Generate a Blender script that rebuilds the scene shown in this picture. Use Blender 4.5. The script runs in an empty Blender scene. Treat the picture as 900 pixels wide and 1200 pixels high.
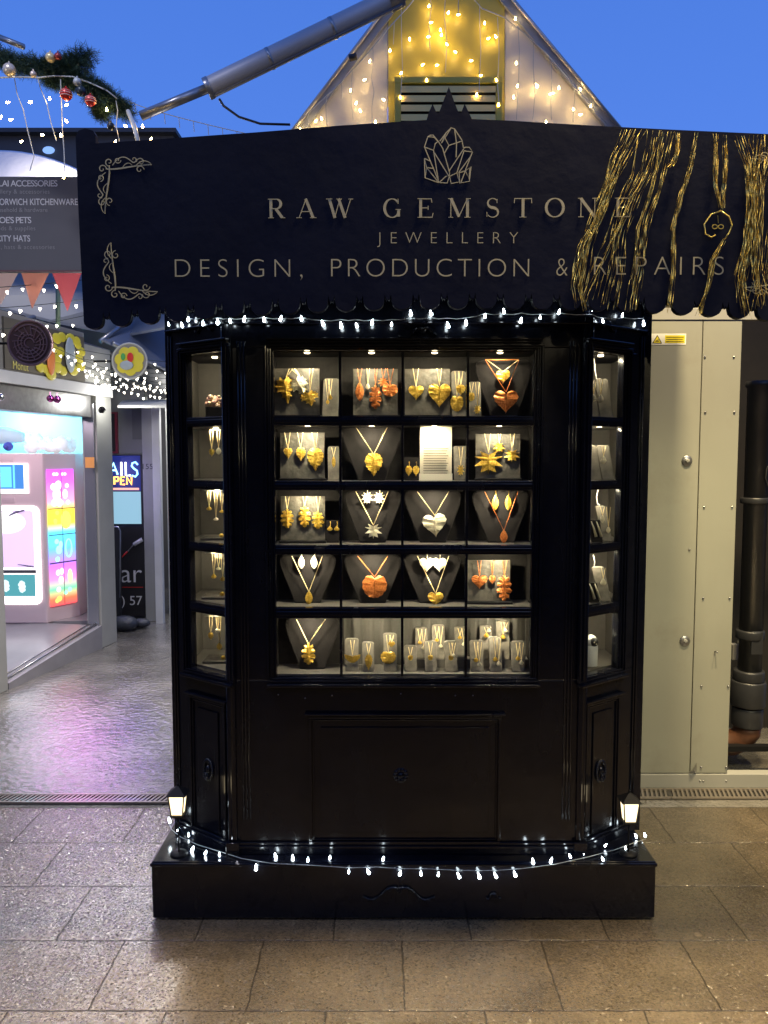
import bpy, bmesh, math, random
from math import sin, cos, pi, radians, atan, tan, sqrt
from mathutils import Vector, Matrix
random.seed(7)
S = bpy.context.scene
COL = S.collection
# ------------------------------------------------------------------ camera
H = 1.55
PITCH = atan(65/900)
cam = bpy.data.objects.new('camera', bpy.data.cameras.new('camera')); COL.objects.link(cam); S.camera = cam
cam.location = (0, 0, H); cam.rotation_euler = (pi/2-PITCH, 0, 0)
cam.data.sensor_fit = 'VERTICAL'; cam.data.sensor_height = 36; cam.data.lens = 27
cam.data.clip_start = .05; cam.data.clip_end = 500
# ------------------------------------------------------------------ world: dusk sky
W = bpy.data.worlds.new('World'); S.world = W; W.use_nodes = True
wn, wl = W.node_tree.nodes, W.node_tree.links
wn.clear()
wo = wn.new('ShaderNodeOutputWorld'); bg = wn.new('ShaderNodeBackground'); bg.inputs[1].default_value = .94
sky = wn.new('ShaderNodeTexSky'); sky.sky_type = 'NISHITA'; sky.sun_disc = False
sky.sun_elevation = radians(1.0); sky.sun_rotation = radians(200)
tc = wn.new('ShaderNodeTexCoord'); sp = wn.new('ShaderNodeSeparateXYZ'); rmp = wn.new('ShaderNodeValToRGB')
wl.new(tc.outputs['Generated'], sp.inputs[0]); wl.new(sp.outputs[2], rmp.inputs[0])
e = rmp.color_ramp.elements
e[0].position = 0.0; e[0].color = (.12, .28, .78, 1)
e[1].position = 1.0; e[1].color = (.035, .12, .50, 1)
x = e.new(.35); x.color = (.082, .235, .86, 1)
x = e.new(.6); x.color = (.062, .195, .75, 1)
mx = wn.new('ShaderNodeMix'); mx.data_type = 'RGBA'; mx.blend_type = 'ADD'; mx.inputs[0].default_value = .02
wl.new(rmp.outputs[0], mx.inputs[6]); wl.new(sky.outputs[0], mx.inputs[7])
wl.new(mx.outputs[2], bg.inputs[0]); wl.new(bg.outputs[0], wo.inputs[0])
V = S.view_settings
V.view_transform = 'Standard'; V.look = 'None'; V.exposure = 0; V.gamma = 1; V.use_curve_mapping = False
S.cycles.use_denoising = True
S.cycles.sample_clamp_indirect = 6
S.cycles.max_bounces = 8; S.cycles.transparent_max_bounces = 12
S.cycles.caustics_reflective = False; S.cycles.caustics_refractive = False

def lamp(name, kind, loc, power, color, size=.1, aim=None, spread=None, blend=.6, cone=60):
    l = bpy.data.lights.new(name, kind); l.energy = power; l.color = color
    if kind == 'AREA':
        l.shape = 'DISK'; l.size = size
        if spread: l.spread = radians(spread)
    else: l.shadow_soft_size = size
    if kind == 'SPOT': l.spot_size = radians(cone); l.spot_blend = blend
    o = bpy.data.objects.new(name, l); COL.objects.link(o); o.location = loc
    if aim is not None:
        o.rotation_euler = (Vector(aim)-Vector(loc)).to_track_quat('-Z', 'Y').to_euler()
    return o
# faint afterglow of the set sun behind the camera
sun = bpy.data.objects.new('sun', bpy.data.lights.new('sun', 'SUN')); COL.objects.link(sun)
sun.data.energy = .12; sun.data.angle = radians(20); sun.data.color = (.75, .8, 1); sun.rotation_euler = (radians(55), 0, radians(20))
# lamps of the market: a warm flood over the square behind the camera, cool tubes over the alley, plus added fills
lamp('market_flood', 'SPOT', (2.0, .7, 2.75), 250, (1, .88, .46), .12, (1.36, 3.5, .42), cone=46, blend=1)
lamp('corner_fill', 'AREA', (2.1, 2.3, 4.4), 42, (1, .78, .40), .2, (1.6, 2.8, 0), spread=90)  # added warm fill for the ground right of the kiosk
lamp('front_fill', 'POINT', (1.3, -1.9, 2.95), 19, (1, .84, .55), .03)  # these points are added front fill that makes the tinsel glint
lamp('front_fill', 'POINT', (2.4, -1.2, 2.6), 16, (1, .84, .5), .03)
lamp('front_fill', 'POINT', (-1.6, -1.9, 2.95), 14, (1, .88, .65), .03)
lamp('square_flood', 'AREA', (1.2, 2.12, 4.8), 135, (1, .77, .42), .3, (.9, 2.0, 0), spread=100)
lamp('square_tube', 'AREA', (-1.9, 2.1, 4.6), 32, (.93, .90, 1), .3, (-1.7, 2.9, 0), spread=110)
lamp('alley_tube', 'AREA', (-1.45, 5.0, 2.55), 38, (1, .95, .90), .3, (-1.5, 4.4, 0), spread=130)
lamp('alley_fill', 'POINT', (-1.55, 5.0, 2.12), 15, (1, .93, .80), .15)  # added fill, lifts the fascia and roofs over the alley
lamp('pillar_lamp', 'POINT', (-2.12, 6.15, 1.98), 5, (1, .98, .92), .03)
lamp('lane_tube', 'AREA', (-1.75, 7.4, 2.35), 30, (1, .98, .95), .4, (-2.0, 8.2, 1.0))

# ------------------------------------------------------------------ pixel helpers (measure the photo, give it a depth)
CP, SP = cos(PITCH), sin(PITCH)
def P(px, py, Y):
    x = (px-450)/900; v = (600-py)/900
    d = Vector((x, CP+v*SP, v*CP-SP)); t = Y/d.y
    return Vector((t*x, Y, H+t*d.z))
def PX(px, Y, py=600): return P(px, py, Y).x
def PZ(py, Y): return P(450, py, Y).z
def G(px, py, z=0.0):
    x = (px-450)/900; v = (600-py)/900
    d = Vector((x, CP+v*SP, v*CP-SP)); t = (z-H)/d.z
    return Vector((t*x, t*d.y, z))
U1 = 1/900.0

# ------------------------------------------------------------------ mesh builder
class MB:
    def __init__(s, M=None): s.v = []; s.f = []; s.M = M or Matrix(); s.smooth = []
    def add(s, vs, fs, smooth=False):
        n = len(s.v)
        s.v += [tuple(s.M @ Vector(p)) for p in vs]
        s.f += [tuple(i+n for i in f) for f in fs]; s.smooth += [smooth]*len(fs)
        return s
    def box(s, x0, x1, y0, y1, z0, z1):
        if x0 > x1: x0, x1 = x1, x0
        if y0 > y1: y0, y1 = y1, y0
        if z0 > z1: z0, z1 = z1, z0
        return s.add([(x0,y0,z0),(x1,y0,z0),(x1,y1,z0),(x0,y1,z0),(x0,y0,z1),(x1,y0,z1),(x1,y1,z1),(x0,y1,z1)],
              [(0,3,2,1),(4,5,6,7),(0,1,5,4),(1,2,6,5),(2,3,7,6),(3,0,4,7)])
    def prism(s, pts, y0, y1, lean=0.0):
        """outline pts (x,z) counter-clockwise seen from -Y, extruded from y0 to y1; lean = dy per dz"""
        n = len(pts); zb = min(p[1] for p in pts)
        a = [(x, y0+(z-zb)*lean, z) for x, z in pts]; b = [(x, y1+(z-zb)*lean, z) for x, z in pts]
        return s.add(a+b, [tuple(range(n)), tuple(range(2*n-1, n-1, -1))]+[(i, i+n, (i+1) % n+n, (i+1) % n) for i in range(n)])
    def plan(s, pts, z0, z1):
        n = len(pts)
        return s.add([(x,y,z0) for x,y in pts]+[(x,y,z1) for x,y in pts],
              [tuple(range(n-1,-1,-1)), tuple(range(n,2*n))]+[(i,(i+1)%n,(i+1)%n+n,i+n) for i in range(n)])
    def tube(s, path, r, n=6, cap=True):
        path = [Vector(p) for p in path]; m = len(path); rr = r if isinstance(r, (list, tuple)) else [r]*m
        vs = []; fs = []; up = None
        for i, p in enumerate(path):
            t = (path[min(i+1, m-1)]-path[max(i-1, 0)]).normalized()
            if up is None: up = Vector((0,0,1)) if abs(t.z) < .9 else Vector((0,1,0))
            a = t.cross(up)
            a = a.normalized() if a.length > 1e-6 else Vector((1,0,0)); b = a.cross(t).normalized(); up = b
            for k in range(n): vs.append(p+(a*cos(2*pi*k/n)+b*sin(2*pi*k/n))*rr[i])
        for i in range(m-1):
            for k in range(n): fs.append((i*n+k, i*n+(k+1)%n, (i+1)*n+(k+1)%n, (i+1)*n+k))
        if cap: fs += [tuple(range(n-1,-1,-1)), tuple(range((m-1)*n, m*n))]
        return s.add(vs, fs, n > 5)
    def lathe(s, prof, c=(0,0,0), n=20, smooth=True, axis='Z'):
        vs = []; fs = []; m = len(prof)
        for r, z in prof:
            for k in range(n):
                a = 2*pi*k/n
                if axis == 'Z': vs.append((c[0]+r*cos(a), c[1]+r*sin(a), c[2]+z))
                else: vs.append((c[0]+r*cos(a), c[1]-z, c[2]+r*sin(a)))   # axis -Y
        for i in range(m-1):
            for k in range(n): fs.append((i*n+k, i*n+(k+1)%n, (i+1)*n+(k+1)%n, (i+1)*n+k))
        fs += [tuple(range(n-1,-1,-1)), tuple(range((m-1)*n, m*n))]
        return s.add(vs, fs, smooth)
    def ball(s, c, r, n=10, sq=(1,1,1)):
        m = max(4, n//2+1); vs = []; fs = []
        for i in range(m+1):
            th = pi*i/m
            for k in range(n): vs.append((c[0]+r*sq[0]*sin(th)*cos(2*pi*k/n), c[1]+r*sq[1]*sin(th)*sin(2*pi*k/n), c[2]+r*sq[2]*cos(th)))
        for i in range(m):
            for k in range(n): fs.append((i*n+k, (i+1)*n+k, (i+1)*n+(k+1)%n, i*n+(k+1)%n))
        return s.add(vs, fs, True)
    def ribbon(s, pts, w, y, th=.0008):
        """flat stroke in the XZ plane at depth y; w number or list"""
        m = len(pts); ww = w if isinstance(w, (list, tuple)) else [w]*m; L = []; R = []
        for i, p in enumerate(pts):
            a = pts[max(i-1,0)]; b = pts[min(i+1,m-1)]
            dx, dz = b[0]-a[0], b[1]-a[1]; l = sqrt(dx*dx+dz*dz) or 1
            L.append((p[0]-dz/l*ww[i]/2, p[1]+dx/l*ww[i]/2)); R.append((p[0]+dz/l*ww[i]/2, p[1]-dx/l*ww[i]/2))
        vs = [(x,y,z) for x,z in L]+[(x,y,z) for x,z in R]+[(x,y+th,z) for x,z in L]+[(x,y+th,z) for x,z in R]
        fs = []
        for i in range(m-1):
            fs += [(i, m+i, m+i+1, i+1), (i, i+1, 2*m+i+1, 2*m+i), (m+i, 3*m+i, 3*m+i+1, m+i+1)]
        return s.add(vs, fs)
    def obj(s, name, mat, parent=None, bevel=0):
        me = bpy.data.meshes.new(name); me.from_pydata(s.v, [], s.f)
        if any(s.smooth): me.polygons.foreach_set('use_smooth', s.smooth)
        me.materials.append(mat); me.update()
        o = bpy.data.objects.new(name, me); COL.objects.link(o)
        if parent: o.parent = parent
        if bevel:
            b = o.modifiers.new('bevel', 'BEVEL'); b.width = bevel; b.segments = 2; b.limit_method = 'ANGLE'; b.angle_limit = radians(40)
        return o
ROOTS = []
def tag(o, label=None, cat=None, group=None, kind=None):
    if label: o['label'] = label
    if cat: o['category'] = cat; o['kind'] = kind or 'thing'; ROOTS.append(o)
    if group: o['group'] = group
    if kind: o['kind'] = kind
    return o
def thing(name, label, cat, group=None):
    o = bpy.data.objects.new(name, None); COL.objects.link(o); o.empty_display_size = .05
    return tag(o, label, cat, group)
def struct(name, mb, mat): return tag(mb.obj(name, mat), kind='structure')
def like(o, name, parent, loc=None):
    c = o.copy(); c.name = name; COL.objects.link(c); c.parent = parent
    if loc is not None: c.location = loc
    return c

# ------------------------------------------------------------------ materials
MATS = {}
def mat(name, col, rough=.5, metal=0, spec=.5, coat=0, emit=None, es=0, noise=None, bump=None, trans=0, alpha=1):
    """noise = (scale, amount, colour2); bump = (scale, strength, distance)"""
    m = bpy.data.materials.new(name); m.use_nodes = True
    n, l = m.node_tree.nodes, m.node_tree.links; b = n['Principled BSDF']
    b.inputs['Base Color'].default_value = (*col, 1); b.inputs['Roughness'].default_value = rough
    b.inputs['Metallic'].default_value = metal; b.inputs['Specular IOR Level'].default_value = spec
    b.inputs['Coat Weight'].default_value = coat; b.inputs['Coat Roughness'].default_value = .08
    b.inputs['Transmission Weight'].default_value = trans
    if emit: b.inputs['Emission Color'].default_value = (*emit, 1); b.inputs['Emission Strength'].default_value = es
    if noise or bump:
        t = n.new('ShaderNodeTexCoord')
    if noise:
        x = n.new('ShaderNodeTexNoise'); x.inputs['Scale'].default_value = noise[0]; x.inputs['Detail'].default_value = 6
        l.new(t.outputs['Object'], x.inputs[0])
        r = n.new('ShaderNodeValToRGB'); r.color_ramp.elements[0].position = .5-noise[1]/2; r.color_ramp.elements[1].position = .5+noise[1]/2
        r.color_ramp.elements[0].color = (*col, 1); r.color_ramp.elements[1].color = (*noise[2], 1)
        l.new(x.outputs[0], r.inputs[0]); l.new(r.outputs[0], b.inputs['Base Color'])
    if bump:
        x = n.new('ShaderNodeTexNoise'); x.inputs['Scale'].default_value = bump[0]; x.inputs['Detail'].default_value = 5
        l.new(t.outputs['Object'], x.inputs[0])
        u = n.new('ShaderNodeBump'); u.inputs['Strength'].default_value = bump[1]; u.inputs['Distance'].default_value = bump[2]
        l.new(x.outputs[0], u.inputs['Height']); l.new(u.outputs[0], b.inputs['Normal'])
    MATS[name] = m
    return m
def glow(name, col, s):
    m = mat(name, (.02,.02,.02), .5, emit=col, es=s); return m
M_black = mat('gloss_black_paint', (.0025,.003,.007), .17, spec=.32, coat=.35, bump=(9, .12, .01), noise=(30,.5,(.005,.006,.011)))
def vary_rough(m, sc, lo, hi, stretch=(1,1,1)):
    n, l = m.node_tree.nodes, m.node_tree.links; b = n['Principled BSDF']
    t = n.new('ShaderNodeTexCoord'); mp = n.new('ShaderNodeMapping'); mp.inputs['Scale'].default_value = stretch; x = n.new('ShaderNodeTexNoise'); x.inputs['Scale'].default_value = sc; x.inputs['Detail'].default_value = 7
    r = n.new('ShaderNodeMapRange'); r.inputs[1].default_value = .4; r.inputs[2].default_value = .7; r.inputs[3].default_value = lo; r.inputs[4].default_value = hi
    l.new(t.outputs['Object'], mp.inputs[0]); l.new(mp.outputs[0], x.inputs[0]); l.new(x.outputs[0], r.inputs[0]); l.new(r.outputs[0], b.inputs['Roughness'])
vary_rough(M_black, 7, .12, .34, (1,1,.35))
M_sign = mat('navy_sign_paint', (.0028,.0042,.0125), .55, spec=.12, noise=(4,.6,(.0045,.007,.022)), bump=(14,.15,.01))
M_letter = mat('dull_gold_paint', (.60,.53,.29), .55, noise=(40,.5,(.48,.42,.22)))
M_char = mat('charcoal_fabric', (.015,.014,.014), .85, spec=.1, noise=(60,.6,(.025,.023,.021)), bump=(300,.3,.002))
M_bust = mat('charcoal_velvet', (.011,.010,.010), .8, spec=.1, noise=(25,.5,(.020,.018,.018)), bump=(350,.3,.001))
M_slate = mat('slate_board', (.042,.039,.031), .65, noise=(28,.4,(.11,.10,.078)), bump=(60,.8,.004))
M_stand = mat('grey_stone_stand', (.085,.078,.062), .7, noise=(45,.5,(.19,.17,.135)), bump=(90,.5,.002))
M_shelf = mat('grey_shelf', (.075,.07,.064), .35, noise=(20,.5,(.12,.112,.10)))
M_gold = mat('leaf_gold', (1,.66,.12), .30, .55, bump=(200,.8,.003), noise=(150,.35,(.62,.36,.03)))
M_copper = mat('leaf_copper', (.82,.29,.08), .32, .5, bump=(200,.8,.003), noise=(150,.35,(.50,.13,.02)))
M_silver = mat('bright_silver', (.95,.86,.60), .28, .5, bump=(200,.8,.003))
M_chain = mat('fine_chain', (.9,.72,.36), .35, .5)
M_card = mat('cream_card', (.62,.57,.44), .5)
M_ink = mat('grey_ink', (.16,.14,.11), .6)
M_acryl = mat('clear_acrylic', (.8,.75,.6), .1, spec=.8)
M_led = glow('warm_led', (1,.80,.50), 9)
M_bulbc = glow('cool_bulb', (.80,.93,1), 26)
M_bulbw = glow('warm_bulb', (1,.66,.24), 105)
M_bulbn = glow('white_bulb', (1,.92,.76), 7)
M_wire = mat('pale_wire', (.42,.45,.45), .4)
M_wiredark = mat('dark_wire', (.02,.03,.025), .5)
M_iron = mat('black_iron', (.006,.006,.007), .6, spec=.2)
M_lampg = glow('lantern_glass', (1,.80,.48), 2.2)
M_panel = mat('grey_cladding', (.26,.265,.225), .5, noise=(3,.9,(.32,.325,.275)), bump=(5,.06,.02))
def grime(m, dirt, sc, stretch, lo=.48, hi=.75, amt=.6):
    n, l = m.node_tree.nodes, m.node_tree.links; b = n['Principled BSDF']; src = b.inputs['Base Color'].links[0].from_socket
    t = n.new('ShaderNodeTexCoord'); mp = n.new('ShaderNodeMapping'); mp.inputs['Scale'].default_value = stretch; x = n.new('ShaderNodeTexNoise'); x.inputs['Scale'].default_value = sc; x.inputs['Detail'].default_value = 9; x.inputs['Roughness'].default_value = .65
    r = n.new('ShaderNodeMapRange'); r.inputs[1].default_value = lo; r.inputs[2].default_value = hi; r.inputs[4].default_value = amt
    k = n.new('ShaderNodeMix'); k.data_type = 'RGBA'; k.inputs[7].default_value = (*dirt, 1)
    l.new(t.outputs['Object'], mp.inputs[0]); l.new(mp.outputs[0], x.inputs[0]); l.new(x.outputs[0], r.inputs[0]); l.new(r.outputs[0], k.inputs[0]); l.new(src, k.inputs[6]); l.new(k.outputs[2], b.inputs['Base Color'])
grime(M_panel, (.22,.21,.17), 4, (1,1,.25), .45, .85, .35); grime(M_panel, (.15,.13,.10), 3, (1,1,1), .56, .8, .45)
grime(M_sign, (.011,.013,.024), 3, (1,1,.12), .5, .9, .6)
grime(M_black, (.013,.014,.019), 14, (1,1,1), .62, .85, .35)
M_rail = mat('grey_rail', (.32,.32,.29), .5, noise=(8,.6,(.33,.33,.31)))
M_steel = mat('steel', (.42,.42,.42), .32, .8, noise=(30,.5,(.3,.3,.3)))
M_pipe = mat('grey_plastic_pipe', (.028,.029,.033), .4, noise=(20,.6,(.018,.019,.022)))
M_brown = mat('brown_clay_pipe', (.11,.042,.02), .5, noise=(25,.6,(.06,.025,.012)))
M_dark = mat('dark_void', (.010,.010,.011), .8)
M_white = mat('white_paint', (.72,.72,.70), .45, noise=(6,.7,(.6,.6,.57)))
M_stick = mat('sticker_white', (.75,.75,.7), .4)
M_yel = mat('sticker_yellow', (.75,.62,.02), .4)
M_blk = mat('flat_black', (.012,.012,.013), .5)
def glass_mat():
    m = bpy.data.materials.new('window_glass'); m.use_nodes = True; n, l = m.node_tree.nodes, m.node_tree.links; n.clear()
    o = n.new('ShaderNodeOutputMaterial'); mix = n.new('ShaderNodeMixShader'); t = n.new('ShaderNodeBsdfTransparent'); g = n.new('ShaderNodeBsdfGlossy')
    f = n.new('ShaderNodeFresnel'); gm = n.new('ShaderNodeNewGeometry'); mr = n.new('ShaderNodeMapRange')
    mr.inputs[3].default_value = 1.45; mr.inputs[4].default_value = 1/1.45; l.new(gm.outputs['Backfacing'], mr.inputs[0]); l.new(mr.outputs[0], f.inputs[0]); g.inputs['Roughness'].default_value = .02
    t.inputs[0].default_value = (.97,.98,.97,1)
    l.new(f.outputs[0], mix.inputs[0]); l.new(t.outputs[0], mix.inputs[1]); l.new(g.outputs[0], mix.inputs[2]); l.new(mix.outputs[0], o.inputs[0])
    return m
M_glass = glass_mat()
def poly_mat(name, col, tr):
    m = bpy.data.materials.new(name); m.use_nodes = True; n, l = m.node_tree.nodes, m.node_tree.links; n.clear()
    o = n.new('ShaderNodeOutputMaterial'); mix = n.new('ShaderNodeMixShader'); t = n.new('ShaderNodeBsdfTranslucent'); b = n.new('ShaderNodeBsdfPrincipled')
    b.inputs['Roughness'].default_value = .35; b.inputs['Base Color'].default_value = (*col,1); t.inputs[0].default_value = (*col,1)
    tcn = n.new('ShaderNodeTexCoord'); x = n.new('ShaderNodeTexNoise'); x.inputs['Scale'].default_value = 5; x.inputs['Detail'].default_value = 6
    u = n.new('ShaderNodeBump'); u.inputs['Strength'].default_value = .5; u.inputs['Distance'].default_value = .05
    l.new(tcn.outputs['Object'], x.inputs[0]); l.new(x.outputs[0], u.inputs['Height']); l.new(u.outputs[0], b.inputs['Normal'])
    mix.inputs[0].default_value = tr
    l.new(b.outputs[0], mix.inputs[1]); l.new(t.outputs[0], mix.inputs[2]); l.new(mix.outputs[0], o.inputs[0])
    return m
M_poly = poly_mat('milky_roof_sheet', (.82,.78,.70), .45)
M_poly2 = poly_mat('cloudy_roof_sheet', (.40,.42,.44), .4)

# ------------------------------------------------------------------ ground
def ground_mat():
    m = bpy.data.materials.new('wet_paving'); m.use_nodes = True; n, l = m.node_tree.nodes, m.node_tree.links
    b = n['Principled BSDF']
    def N(t, **k):
        q = n.new(t)
        for a, v in k.items(): setattr(q, a, v)
        return q
    def math_(op, a, b_=None, c=None):
        q = N('ShaderNodeMath', operation=op)
        for i, v in enumerate((a, b_, c)):
            if v is None: continue
            if isinstance(v, (int, float)): q.inputs[i].default_value = v
            else: l.new(v, q.inputs[i])
        return q.outputs[0]
    g = N('ShaderNodeNewGeometry'); s = N('ShaderNodeSeparateXYZ'); l.new(g.outputs['Position'], s.inputs[0])
    wob = N('ShaderNodeTexNoise'); wob.inputs['Scale'].default_value = 14; wob.inputs['Detail'].default_value = 6; l.new(g.outputs['Position'], wob.inputs[0])
    wv = math_('MULTIPLY', math_('SUBTRACT', wob.outputs[0], .5), .012)
    X = math_('ADD', s.outputs[0], wv); Y = math_('ADD', s.outputs[1], wv)
    RH, BW = .313, .445
    ry = math_('DIVIDE', math_('SUBTRACT', Y, 2.36), RH)
    row = math_('FLOOR', ry); fy = math_('SUBTRACT', ry, row)
    par = math_('ABSOLUTE', math_('MODULO', row, 2.0))            # 0 for the row that starts at 2.36
    rx = math_('DIVIDE', math_('SUBTRACT', math_('SUBTRACT', X, -.164), math_('MULTIPLY', par, BW/2)), BW)
    cx = math_('FLOOR', rx); fx = math_('SUBTRACT', rx, cx)
    dx = math_('MULTIPLY', math_('MINIMUM', fx, math_('SUBTRACT', 1.0, fx)), BW)
    dy = math_('MULTIPLY', math_('MINIMUM', fy, math_('SUBTRACT', 1.0, fy)), RH)
    dj = math_('MINIMUM', dx, dy)
    joint = N('ShaderNodeMapRange'); joint.inputs[1].default_value = .0006; joint.inputs[2].default_value = .0034; l.new(dj, joint.inputs[0])
    slabs = math_('LESS_THAN', s.outputs[1], 3.30)
    j = math_('MAXIMUM', joint.outputs[0], math_('SUBTRACT', 1.0, slabs))     # 0 in joints
    idv = N('ShaderNodeCombineXYZ'); l.new(cx, idv.inputs[0]); l.new(row, idv.inputs[1])
    wn_ = N('ShaderNodeTexWhiteNoise', noise_dimensions='3D'); l.new(idv.outputs[0], wn_.inputs[0])
    big = N('ShaderNodeTexNoise'); big.inputs['Scale'].default_value = 2.2; big.inputs['Detail'].default_value = 8; l.new(g.outputs['Position'], big.inputs[0])
    fin = N('ShaderNodeTexNoise'); fin.inputs['Scale'].default_value = 90; fin.inputs['Detail'].default_value = 8; fin.inputs['Roughness'].default_value = .75; l.new(g.outputs['Position'], fin.inputs[0])
    gr = N('ShaderNodeTexVoronoi'); gr.inputs['Scale'].default_value = 185; l.new(g.outputs['Position'], gr.inputs[0])
    c1 = N('ShaderNodeValToRGB'); e = c1.color_ramp.elements; e[0].position = .3; e[0].color = (.06,.047,.031,1); e[1].position = .76; e[1].color = (.25,.195,.125,1)
    l.new(math_('ADD', math_('MULTIPLY', fin.outputs[0], .65), math_('MULTIPLY_ADD', wn_.outputs[0], .10, .09)), c1.inputs[0])
    c2 = N('ShaderNodeValToRGB'); e = c2.color_ramp.elements; e[0].position = .38; e[0].color = (.14,.13,.115,1); e[1].position = .66; e[1].color = (.27,.255,.225,1)
    l.new(math_('ADD', math_('MULTIPLY', big.outputs[0], .7), math_('MULTIPLY', fin.outputs[0], .3)), c2.inputs[0])
    mixc = N('ShaderNodeMix', data_type='RGBA'); l.new(slabs, mixc.inputs[0]); l.new(c2.outputs[0], mixc.inputs[6]); l.new(c1.outputs[0], mixc.inputs[7])
    # hairline cracks in the concrete
    cr = N('ShaderNodeTexVoronoi', feature='DISTANCE_TO_EDGE'); cr.inputs['Scale'].default_value = .75
    cw = N('ShaderNodeVectorMath', operation='ADD'); cn = N('ShaderNodeTexNoise'); cn.inputs['Scale'].default_value = 4; cn.inputs['Detail'].default_value = 6
    cs = N('ShaderNodeVectorMath', operation='SCALE'); cs.inputs['Scale'].default_value = .5
    l.new(g.outputs['Position'], cn.inputs[0]); l.new(cn.outputs['Color'], cs.inputs[0]); l.new(g.outputs['Position'], cw.inputs[0]); l.new(cs.outputs[0], cw.inputs[1]); l.new(cw.outputs[0], cr.inputs[0])
    crk = N('ShaderNodeMapRange'); crk.inputs[1].default_value = .001; crk.inputs[2].default_value = .006; crk.inputs[3].default_value = .22; l.new(cr.outputs['Distance'], crk.inputs[0])
    crack = math_('MAXIMUM', crk.outputs[0], slabs)
    st = N('ShaderNodeTexNoise'); st.inputs['Scale'].default_value = 3.1; st.inputs['Detail'].default_value = 10; st.inputs['Roughness'].default_value = .7; l.new(g.outputs['Position'], st.inputs[0])
    stn = N('ShaderNodeMapRange'); stn.inputs[1].default_value = .35; stn.inputs[2].default_value = .62; stn.inputs[3].default_value = .55; l.new(st.outputs[0], stn.inputs[0])
    gum = N('ShaderNodeTexVoronoi'); gum.inputs['Scale'].default_value = 2.6; l.new(g.outputs['Position'], gum.inputs[0])
    gm2 = N('ShaderNodeMapRange'); gm2.inputs[1].default_value = .030; gm2.inputs[2].default_value = .040; gm2.inputs[3].default_value = 1.7; gm2.inputs[4].default_value = 1; l.new(gum.outputs['Distance'], gm2.inputs[0])
    crack = math_('MULTIPLY', math_('MULTIPLY', crack, stn.outputs[0]), gm2.outputs[0])
    dark = math_('MULTIPLY', math_('MULTIPLY_ADD', j, .6, .4), crack)
    mul = N('ShaderNodeMix', data_type='RGBA', blend_type='MULTIPLY'); mul.inputs[0].default_value = 1; l.new(mixc.outputs[2], mul.inputs[6])
    cmb = N('ShaderNodeCombineColor'); [l.new(dark, cmb.inputs[i]) for i in range(3)]; l.new(cmb.outputs[0], mul.inputs[7])
    l.new(mul.outputs[2], b.inputs['Base Color'])
    # wetness: patchy film
    wet = N('ShaderNodeMapRange'); wet.inputs[1].default_value = .35; wet.inputs[2].default_value = .65; wet.inputs[3].default_value = .07; wet.inputs[4].default_value = .24; l.new(big.outputs[0], wet.inputs[0])
    l.new(wet.outputs[0], b.inputs['Roughness'])
    b.inputs['Specular IOR Level'].default_value = .7
    b.inputs['Coat Weight'].default_value = .9; b.inputs['Coat Roughness'].default_value = .07; l_coat = True
    lo = N('ShaderNodeTexNoise'); lo.inputs['Scale'].default_value = 26; lo.inputs['Detail'].default_value = 4; l.new(g.outputs['Position'], lo.inputs[0])
    hs = math_('ADD', math_('MULTIPLY', gr.outputs['Distance'], -.0012), math_('ADD', math_('MULTIPLY', fin.outputs[0], .0020), math_('MULTIPLY', j, .003)))
    hc = math_('ADD', math_('MULTIPLY', lo.outputs[0], .0075), math_('MULTIPLY', fin.outputs[0], .0016))
    hm = N('ShaderNodeMix', data_type='FLOAT'); l.new(slabs, hm.inputs[0]); l.new(hc, hm.inputs[2]); l.new(hs, hm.inputs[3])
    bp = N('ShaderNodeBump'); bp.inputs['Strength'].default_value = .8; bp.inputs['Distance'].default_value = 1.0; l.new(hm.outputs[0], bp.inputs['Height'])
    sub = N('ShaderNodeVectorMath', operation='SUBTRACT'); l.new(gr.outputs['Color'], sub.inputs[0]); sub.inputs[1].default_value = (.5,.5,.5)
    sca = N('ShaderNodeVectorMath', operation='SCALE'); l.new(sub.outputs[0], sca.inputs[0]); pw = N('ShaderNodeMapRange'); pw.inputs[1].default_value = .42; pw.inputs[2].default_value = .60; pw.inputs[3].default_value = .06; pw.inputs[4].default_value = .30; l.new(st.outputs[0], pw.inputs[0]); gsep = N('ShaderNodeSeparateColor'); l.new(gr.outputs['Color'], gsep.inputs[0]); gl_ = math_('MULTIPLY', math_('GREATER_THAN', gsep.outputs[2], .80), .80); l.new(math_('ADD', math_('MULTIPLY', math_('MULTIPLY_ADD', slabs, .78, .22), math_('ADD', math_('MULTIPLY', pw.outputs[0], .55), gl_)), .05), sca.inputs['Scale'])
    add = N('ShaderNodeVectorMath', operation='ADD'); l.new(bp.outputs[0], add.inputs[0]); l.new(sca.outputs[0], add.inputs[1])
    nrm = N('ShaderNodeVectorMath', operation='NORMALIZE'); l.new(add.outputs[0], nrm.inputs[0])
    l.new(nrm.outputs[0], b.inputs['Normal']); l.new(nrm.outputs[0], b.inputs['Coat Normal'])
    return m
g = MB(); g.add([(-150,-150,0),(150,-150,0),(150,200,0),(-150,200,0)], [(0,1,2,3)])
struct('ground', g, ground_mat())
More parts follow.
